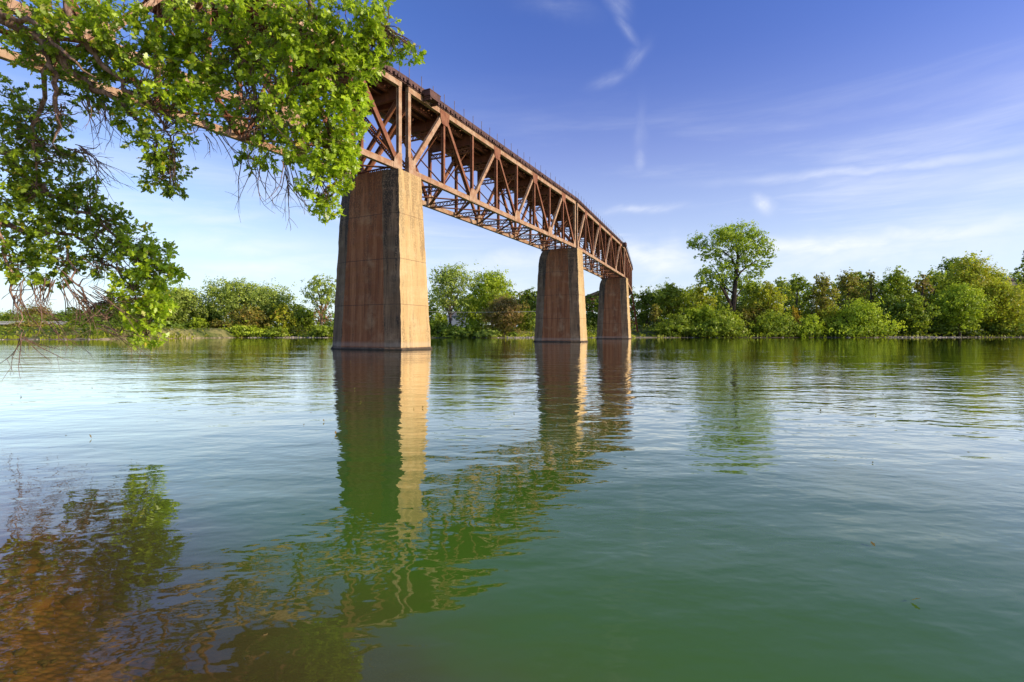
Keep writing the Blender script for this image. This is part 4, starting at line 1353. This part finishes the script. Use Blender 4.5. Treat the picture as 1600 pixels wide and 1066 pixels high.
# limbs of the left, lower cluster
limb('branch', [T1, q(-330, 200, 10.6), q(-120, 210, 10.6), q(0, 232, 10.6), q(30, 262, 10.6), q(70, 300, 10.7), q(110, 320, 10.8), q(150, 345, 10.8), q(195, 385, 10.8), q(225, 430, 10.8)], [.24, .17, .13, .09, .07, .055, .04, .03, .02, .008])
limb('branch', [q(-120, 330, 10.7), q(0, 345, 10.6), q(50, 365, 10.6), q(100, 362, 10.7), q(130, 380, 10.8), q(165, 410, 10.8), q(200, 440, 10.8), q(222, 490, 10.8), q(228, 525, 10.8)], [.08, .06, .045, .035, .03, .024, .018, .012, .005])
limb('branch', [T0 + Vector((0, .2, .6)), q(-350, 300, 10.7), q(-120, 330, 10.7)], [.16, .11, .08])
limb('branch', [q(-120, 210, 10.6), q(-20, 300, 10.3), q(5, 380, 10.3), q(20, 440, 10.3), q(32, 490, 10.3), q(36, 520, 10.3)], [.06, .045, .03, .022, .014, .006])
limb('branch', [q(85, 60, 9.4), q(60, 180, 10.0), q(50, 240, 10.2), q(62, 300, 10.4)], [.05, .035, .022, .008])
limb('branch', [q(100, 362, 10.7), q(110, 420, 10.6), q(130, 460, 10.6), q(165, 500, 10.6), q(195, 525, 10.6)], [.03, .022, .015, .009, .004])

# leafy masses: (x, y, rx, ry, distance, brightness, fullness)
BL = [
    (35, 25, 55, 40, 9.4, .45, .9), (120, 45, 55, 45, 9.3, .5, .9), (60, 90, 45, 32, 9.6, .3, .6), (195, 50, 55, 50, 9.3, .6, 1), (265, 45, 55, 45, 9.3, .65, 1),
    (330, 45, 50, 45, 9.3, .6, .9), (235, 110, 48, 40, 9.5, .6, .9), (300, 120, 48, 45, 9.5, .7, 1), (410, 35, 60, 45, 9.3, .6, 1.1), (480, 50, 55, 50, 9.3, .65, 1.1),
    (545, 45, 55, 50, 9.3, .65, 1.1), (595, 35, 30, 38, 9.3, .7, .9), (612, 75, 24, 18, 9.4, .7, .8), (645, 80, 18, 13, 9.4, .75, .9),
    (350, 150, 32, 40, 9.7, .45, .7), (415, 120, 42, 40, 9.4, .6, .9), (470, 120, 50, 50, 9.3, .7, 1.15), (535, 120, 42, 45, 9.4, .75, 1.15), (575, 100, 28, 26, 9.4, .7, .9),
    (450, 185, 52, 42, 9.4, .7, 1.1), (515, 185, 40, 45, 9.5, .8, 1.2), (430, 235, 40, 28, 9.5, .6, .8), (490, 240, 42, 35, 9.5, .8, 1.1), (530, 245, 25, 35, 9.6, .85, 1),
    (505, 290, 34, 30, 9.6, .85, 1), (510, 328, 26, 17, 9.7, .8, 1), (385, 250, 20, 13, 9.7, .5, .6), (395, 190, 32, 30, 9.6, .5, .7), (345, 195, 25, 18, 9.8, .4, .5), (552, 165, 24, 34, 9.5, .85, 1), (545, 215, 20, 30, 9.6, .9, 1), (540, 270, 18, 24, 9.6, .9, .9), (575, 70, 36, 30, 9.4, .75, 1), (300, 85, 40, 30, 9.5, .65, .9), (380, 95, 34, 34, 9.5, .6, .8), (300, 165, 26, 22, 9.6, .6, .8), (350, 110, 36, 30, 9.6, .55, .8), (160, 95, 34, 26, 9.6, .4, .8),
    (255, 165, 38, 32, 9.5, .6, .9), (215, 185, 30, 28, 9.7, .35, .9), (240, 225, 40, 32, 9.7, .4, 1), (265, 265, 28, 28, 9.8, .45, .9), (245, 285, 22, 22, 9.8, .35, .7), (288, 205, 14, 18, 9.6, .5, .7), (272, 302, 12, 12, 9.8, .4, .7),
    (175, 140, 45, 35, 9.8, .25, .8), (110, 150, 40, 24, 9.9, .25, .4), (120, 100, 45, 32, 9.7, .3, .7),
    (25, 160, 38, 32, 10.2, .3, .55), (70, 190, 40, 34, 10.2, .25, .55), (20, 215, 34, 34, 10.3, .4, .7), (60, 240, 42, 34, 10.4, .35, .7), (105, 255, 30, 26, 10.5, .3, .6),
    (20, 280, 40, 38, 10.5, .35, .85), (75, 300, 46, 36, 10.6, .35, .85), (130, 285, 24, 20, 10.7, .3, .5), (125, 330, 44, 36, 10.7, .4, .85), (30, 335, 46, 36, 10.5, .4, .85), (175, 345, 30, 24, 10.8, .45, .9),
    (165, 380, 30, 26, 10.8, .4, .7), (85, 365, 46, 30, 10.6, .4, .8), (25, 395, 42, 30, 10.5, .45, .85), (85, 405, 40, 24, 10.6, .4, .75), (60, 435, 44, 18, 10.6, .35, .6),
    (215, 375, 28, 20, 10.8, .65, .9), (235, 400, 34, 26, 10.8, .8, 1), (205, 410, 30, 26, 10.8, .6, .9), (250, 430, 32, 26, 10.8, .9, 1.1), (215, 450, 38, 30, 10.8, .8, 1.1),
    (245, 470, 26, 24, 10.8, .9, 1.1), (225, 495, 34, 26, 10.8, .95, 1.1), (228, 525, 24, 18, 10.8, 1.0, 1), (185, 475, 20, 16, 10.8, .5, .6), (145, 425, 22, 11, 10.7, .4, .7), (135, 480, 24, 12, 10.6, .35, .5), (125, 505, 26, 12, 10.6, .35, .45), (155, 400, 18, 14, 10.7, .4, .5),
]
WPX = np.array([(p.x, p.y, p.z) for p, r in wood_pts])
LC, LD, LN, LS, LR, LW = [], [], [], [], [], []
LTAG = []
tw_mb = MB()
for bi, (bx_, by_, rx, ry, d, br, full) in enumerate(BL):
    c = q(bx_, by_, d)
    s = d / F
    R3 = np.array((rx * s, max(rx, ry) * s * 0.9, ry * s))
    # sprigs: a stem with leaves around its tip
    area = rx * ry * PI
    if d >= 10.2:
        full *= 1.2
    elif br < .72:
        full *= 0.78
    ns = max(8, int(area / 70 * full))
    for k in range(ns):
        u = unit(rng.normal(size=(1, 3)))[0] * rng.uniform(0.35, 1.05) ** 0.6
        tip = np.array(c) + u * R3
        # stem start: nearest wood point, pulled toward the blob
        dd = np.linalg.norm(WPX - tip, axis=1)
        w = WPX[int(np.argmin(dd))]
        st = tip + (w - tip) * min(1.0, 0.30 / (np.linalg.norm(w - tip) + 1e-6)) + rng.normal(size=3) * 0.03
        sd = unit((tip - st)[None, :])[0]
        sd = sd + np.array((0, 0, -0.15)) + rng.normal(size=3) * 0.35
        sd = sd / np.linalg.norm(sd)
        tw_mb.tube([tuple(st), tuple(st * .5 + tip * .5 + rng.normal(size=3) * .012), tuple(tip)], [.0045, .0035, .002], 3, cap=False)
        nl = rng.integers(9, 16)
        sprig = rng.uniform(-0.22, 0.22)
        for j in range(nl):
            f = rng.uniform(-0.02, 1)
            pos = tip + sd * (f * 0.11 - 0.04) + rng.normal(size=3) * 0.022
            ld = sd * 0.45 + rng.normal(size=3) * 0.75 + np.array((0, 0, -0.12))
            LC.append(pos)
            LD.append(ld)
            LN.append(rng.normal(size=3) * 0.7 + np.array((0.1, -0.1, 0.9)))
            LS.append(rng.uniform(0.05, 0.15))
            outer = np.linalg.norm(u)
            LR.append(np.clip(br * 0.8 + sprig + (outer - 0.7) * 0.6 + rng.normal() * 0.17, 0, 1))  # inner leaves darkened, bright masses lifted: light and shade put in colour
            LW.append(rng.uniform(.2, .9) if rng.uniform() < (0.04 + 0.22 * max(0, br - .75)) else 0.0)  # brightest masses get extra yellow leaves, sunlight put into the colour
    # twigs from wood into the mass
    for k in range(9):
        u = unit(rng.normal(size=(1, 3)))[0] * rng.uniform(0.2, .9)
        tip = np.array(c) + u * R3
        dd = np.linalg.norm(WPX - tip, axis=1)
        w = WPX[rng.choice(np.argsort(dd)[:6])]
        mid = (w + tip) / 2 + rng.normal(size=3) * .05 + np.array((0, 0, .03))
        pp, rr = wob([Vector(w), Vector(mid), Vector(tip)], [.013, .008, .003], .012, rng, 3)
        tw_mb.tube(pp, rr, 4)
LC, LD, LN = map(np.array, (LC, LD, LN))
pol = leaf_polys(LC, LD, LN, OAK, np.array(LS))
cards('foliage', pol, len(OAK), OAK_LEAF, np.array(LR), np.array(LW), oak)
tw_mb.build('twigs', OAK_TWIG, oak, True)

# bare drooping twigs
mb = MB()


def droop(x, y, d, dx, dy, n=1, r=.0085, curl=0.42):
    n = int(n * 1.7 + .5)
    for _ in range(n):
        p = q(x + rng.normal() * 6, y + rng.normal() * 4, d + rng.normal() * .15)
        L_ = math.hypot(dx, dy) / F * d * rng.uniform(.8, 1.5)
        vx = Vector((dx, rng.normal() * 8, -dy)).normalized()
        pts, rad = [p], [r]
        m_ = 9
        bend = Vector((rng.normal() * curl, rng.normal() * .2, -abs(rng.normal()) * curl * .4))
        dirn = vx.copy()
        cur = p.copy()
        for k in range(m_):
            dirn = (dirn + bend * .22 + Vector(rng.normal(size=3)) * .13).normalized()
            cur = cur + dirn * (L_ / m_)
            pts.append(cur.copy())
            rad.append(r * (1 - (k + 1) / m_) + .0022)
            if k in (2, 4, 6) and rng.uniform() < .7:
                sd = (dirn + Vector(rng.normal(size=3)) * .7).normalized()
                mb.tube([cur, cur + sd * L_ * .14 + Vector((0, 0, -.01)), cur + sd * L_ * .26 + Vector((0, 0, -.05))], [r * .5, r * .35, .0018], 4)
        mb.tube(pts, rad, 5)


for a_ in ((130, 150, 9.8, 30, 60, 4), (150, 160, 9.8, 45, 50, 3), (160, 150, 9.8, 20, 70, 2), (115, 230, 10.2, 60, 15, 4), (125, 235, 10.3, 55, 50, 3), (145, 250, 10.3, 20, 55, 3), (95, 160, 9.8, 10, 60, 3),
           (385, 245, 9.7, -20, 75, 2), (400, 250, 9.7, 15, 75, 2), (420, 255, 9.7, -5, 70, 2), (450, 270, 9.7, 15, 70, 3), (455, 285, 9.7, 40, 60, 1), (310, 205, 9.8, 20, 30, 2), (335, 210, 9.8, 30, 50, 2), (300, 195, 9.8, 15, 40, 2), (440, 250, 9.6, 25, 60, 3),
           (400, 150, 9.6, 5, 70, 5, .008), (380, 130, 9.5, 30, 50, 5, .008), (420, 170, 9.5, 10, 60, 4),
           (120, 455, 10.6, 60, 65, 5), (100, 440, 10.6, 40, 70, 4), (80, 440, 10.6, -10, 50, 4), (60, 440, 10.5, 10, 50, 4), (140, 460, 10.6, 70, 50, 4), (40, 440, 10.4, -10, 60, 3), (160, 510, 10.6, 60, 20, 4), (150, 470, 10.7, 60, 10, 4),
           (36, 520, 10.3, 50, 40, 2), (36, 520, 10.3, -15, 60, 2), (60, 480, 10.4, 60, 55, 3), (80, 500, 10.4, 40, 45, 2), (140, 360, 10.7, 50, 50, 5), (160, 375, 10.8, 40, 60, 4), (185, 400, 10.8, 10, 55, 3), (130, 400, 10.7, 50, 20, 3), (30, 460, 10.3, 5, 50, 3)):
    droop(*a_)
mb.build('bare_twigs', OAK_TWIG, oak, True)['kind'] = 'stuff'

# fallen leaves drifting on the water
rng = np.random.default_rng(77)
fc = []
while len(fc) < 130:
    y = rng.uniform(2.6, 30) ** 1.0
    x = rng.uniform(-1, 1) * y
    if mnoise.noise(Vector((x * .25, y * .12, 2))) > -0.1:
        fc.append((x, y, 0.004))
fc = np.array(fc)
nrm = unit(rng.normal(size=fc.shape) * .08 + np.array((0, 0, 1.0)))
dr = rng.normal(size=fc.shape)
o = cards('floating_leaves', leaf_polys(fc, dr, nrm, OAK * np.array((1, 1, .4)), rng.uniform(.03, .07, len(fc))), len(OAK), FOL['brown'], rng.uniform(.3, 1, len(fc)), rng.uniform(0, .6, len(fc)), None)
o['kind'] = 'stuff'
o['label'] = 'small fallen leaves drifting on the river'
o['category'] = 'leaves'

# ------------------------------------------------------------------ light, sky, camera
EL = math.radians(20)
AZ = math.atan2(0.95, -0.31)        # clockwise from +Y
sdir = Vector((math.sin(AZ) * math.cos(EL), math.cos(AZ) * math.cos(EL), math.sin(EL)))
sun = bpy.data.lights.new('sun', 'SUN')
sun.energy = 5.0
sun.angle = math.radians(0.55)
sun.color = (1.0, 0.87, 0.66)
so = bpy.data.objects.new('sun', sun)
COL.objects.link(so)
so.rotation_euler = sdir.to_track_quat('Z', 'Y').to_euler()

world = bpy.data.worlds.new('World')
scene.world = world
world.use_nodes = True
world.node_tree.nodes.clear()
t = NT(world.node_tree)
sky = t.n('ShaderNodeTexSky', sky_type='NISHITA')
sky.sun_disc = False
sky.sun_elevation = EL
sky.sun_rotation = AZ
sky.altitude = 200
sky.air_density = 1.0
sky.dust_density = 0.6
sky.ozone_density = 2.5
gen = coords(t, 'Generated')
sep = t.n('ShaderNodeSeparateXYZ')
t.put(sep.inputs[0], gen)
az = t.math('ARCTAN2', sep.outputs[0], sep.outputs[1])
el = t.math('ARCSINE', sep.outputs[2])
skyc = sky.outputs[0]
comb = t.n('ShaderNodeCombineXYZ')
t.put(comb.inputs[0], az)
t.put(comb.inputs[1], el)
ae = comb.outputs[0]
# violet tint aloft, milky towards the horizon
tint = t.ramp(t.maprange(el, 0.0, 0.55, smooth=False), [(0.0, (0.52, 0.53, 0.60)), (0.3, (0.58, 0.54, 0.70)), (0.6, (0.53, 0.47, 0.73)), (1.0, (0.38, 0.425, 0.75))])
skyc = t.mix(1.0, skyc, tint, 'MULTIPLY')
skyc = t.mix(1.0, skyc, (2.0, 2.0, 2.0), 'MULTIPLY')
# long thin cirrus
n1 = t.noise(t.mapping(ae, rot=(0, 0, -0.10), scale=(1.7, 15, 1)), 1.0, 7, 0.6, 0.4)
n2 = t.noise(t.mapping(ae, loc=(3, 1, 0), scale=(1.0, 3.2, 1)), 1.3, 4, 0.55)
low = t.maprange(el, 0.50, 0.10)
cir = t.math('MULTIPLY', t.maprange(t.math('ADD', n1, t.math('MULTIPLY', n2, 0.5)), 0.70, 1.0), low)
cloud = t.math('MULTIPLY', cir, 0.5)
skyc = t.mix(t.math('MULTIPLY', t.maprange(az, 0.1, -0.7), 0.8), skyc, t.mix(1.0, skyc, (1.04, 1.22, 1.04), 'MULTIPLY'))


def pa(x, y):
    X_, Y_ = (x - HX) / F, (HY - y) / F
    return math.atan2(X_, 1), math.atan2(Y_, math.hypot(X_, 1))


WARP = t.n('ShaderNodeTexNoise')
t.put(WARP.inputs['Vector'], ae)
WARP.inputs['Scale'].default_value = 16
WARP.inputs['Detail'].default_value = 3
STR = {}


def wisp(x0, y0, x1, y1, wpx, amt, ns=9.0, streak=(1, 3.5)):
    a0, e0 = pa(x0, y0)
    a1, e1 = pa(x1, y1)
    ca, ce = (a0 + a1) / 2, (e0 + e1) / 2
    ang = math.atan2(e1 - e0, a1 - a0)
    L_ = math.hypot(a1 - a0, e1 - e0) / 2
    wd = wpx / F
    m_ = t.mapping(t.mapping(ae, loc=(-ca, -ce, 0)), rot=(0, 0, -ang))
    wv = t.n('ShaderNodeVectorMath', operation='ADD')
    nz = WARP
    sc = t.n('ShaderNodeVectorMath', operation='SCALE')
    sb = t.n('ShaderNodeVectorMath', operation='SUBTRACT')
    t.put(sb.inputs[0], nz.outputs['Color'])
    sb.inputs[1].default_value = (.5, .5, .5)
    t.put(sc.inputs[0], sb.outputs[0])
    sc.inputs['Scale'].default_value = wd * 2.2
    t.put(wv.inputs[0], m_)
    t.put(wv.inputs[1], sc.outputs[0])
    sp = t.n('ShaderNodeSeparateXYZ')
    t.put(sp.inputs[0], wv.outputs[0])
    u = t.math('DIVIDE', sp.outputs[0], L_)
    v = t.math('DIVIDE', sp.outputs[1], wd)
    r2 = t.math('ADD', t.math('MULTIPLY', u, u), t.math('MULTIPLY', v, v))
    g_ = t.math('POWER', 2.718, t.math('MULTIPLY', r2, -1.2))
    key = (round(ns / 8), round(ang / 0.6), streak)
    if key not in STR:
        STR[key] = t.noise(t.mapping(m_, scale=(ns * streak[0], ns * streak[1], 1)), 1.0, 4, 0.65, 0.5)
    nn = STR[key]
    g_ = t.math('MULTIPLY', g_, t.maprange(nn, 0.25, 0.7, 0.4, 1.0))
    return t.math('MULTIPLY', g_, amt)


for wargs in ((950, -8, 982, 22, 12, .2, 20), (978, 108, 1010, 68, 10, .17, 25), (925, 134, 985, 108, 8, .16, 20), (1000, 165, 1002, 245, 9, .12, 20, (1, 2)), (999, 235, 1001, 270, 7, .25, 30, (1, 1)),
              (1178, 310, 1206, 326, 10, .7, 22, (1, 1.5)), (1060, 402, 1680, 336, 15, .8, 9), (1080, 412, 1680, 362, 26, .45, 9), (1150, 284, 1640, 228, 7, .5, 9), (1250, 300, 1640, 262, 22, .3, 9), (1300, 400, 1620, 362, 12, .4, 9), (940, 330, 1060, 324, 6, .4, 14),
              (900, 395, 1110, 404, 22, .75, 7), (680, 420, 900, 400, 20, .45, 7), (1010, 440, 1060, 400, 9, .35, 14), (1350, 412, 1385, 400, 5, .5, 20), (200, 380, 520, 385, 18, .4, 8), (250, 345, 420, 335, 8, .4, 10), (280, 420, 520, 425, 18, .5, 8), (820, 0, 920, 20, 12, .12, 10), (960, 20, 1000, 70, 6, .22, 22)):
    cloud = t.math('MAXIMUM', cloud, wisp(*wargs))
left = t.maprange(az, 0.25, -0.75)
haze = t.math('MULTIPLY', t.math('POWER', t.maprange(el, 0.50, 0.0, smooth=False), 1.9), t.math('ADD', 0.78, t.math('MULTIPLY', left, 0.08)))
skyc = t.mix(haze, skyc, (6.1, 6.9, 7.6))
white = t.mix(t.maprange(el, 0.0, 0.6), (7.4, 7.5, 7.6), (6.0, 6.4, 7.4))
skyc = t.mix(cloud, skyc, white)
bg = t.n('ShaderNodeBackground')
t.put(bg.inputs[0], skyc)
bg.inputs['Strength'].default_value = 0.15
wo = t.n('ShaderNodeOutputWorld')
world.node_tree.links.new(bg.outputs[0], wo.inputs[0])

world.cycles.sampling_method = 'MANUAL'
world.cycles.sample_map_resolution = 512
cam = bpy.data.cameras.new('camera')
cam.sensor_width = 36
cam.lens = 18.0
cam.shift_y = -(533 - HY) / 1600.0
cam.clip_end = 9000
cam.clip_start = 0.05
co = bpy.data.objects.new('camera', cam)
COL.objects.link(co)
co.location = (0, 0, CAMZ)
co.rotation_euler = (PI / 2, 0, 0)
scene.camera = co
scene.view_settings.view_transform = 'Standard'
scene.view_settings.look = 'None'
scene.view_settings.exposure = 0
scene.cycles.max_bounces = 5
scene.cycles.diffuse_bounces = 2
scene.cycles.glossy_bounces = 3
scene.cycles.transmission_bounces = 3
scene.cycles.transparent_max_bounces = 8
scene.render.film_transparent = False
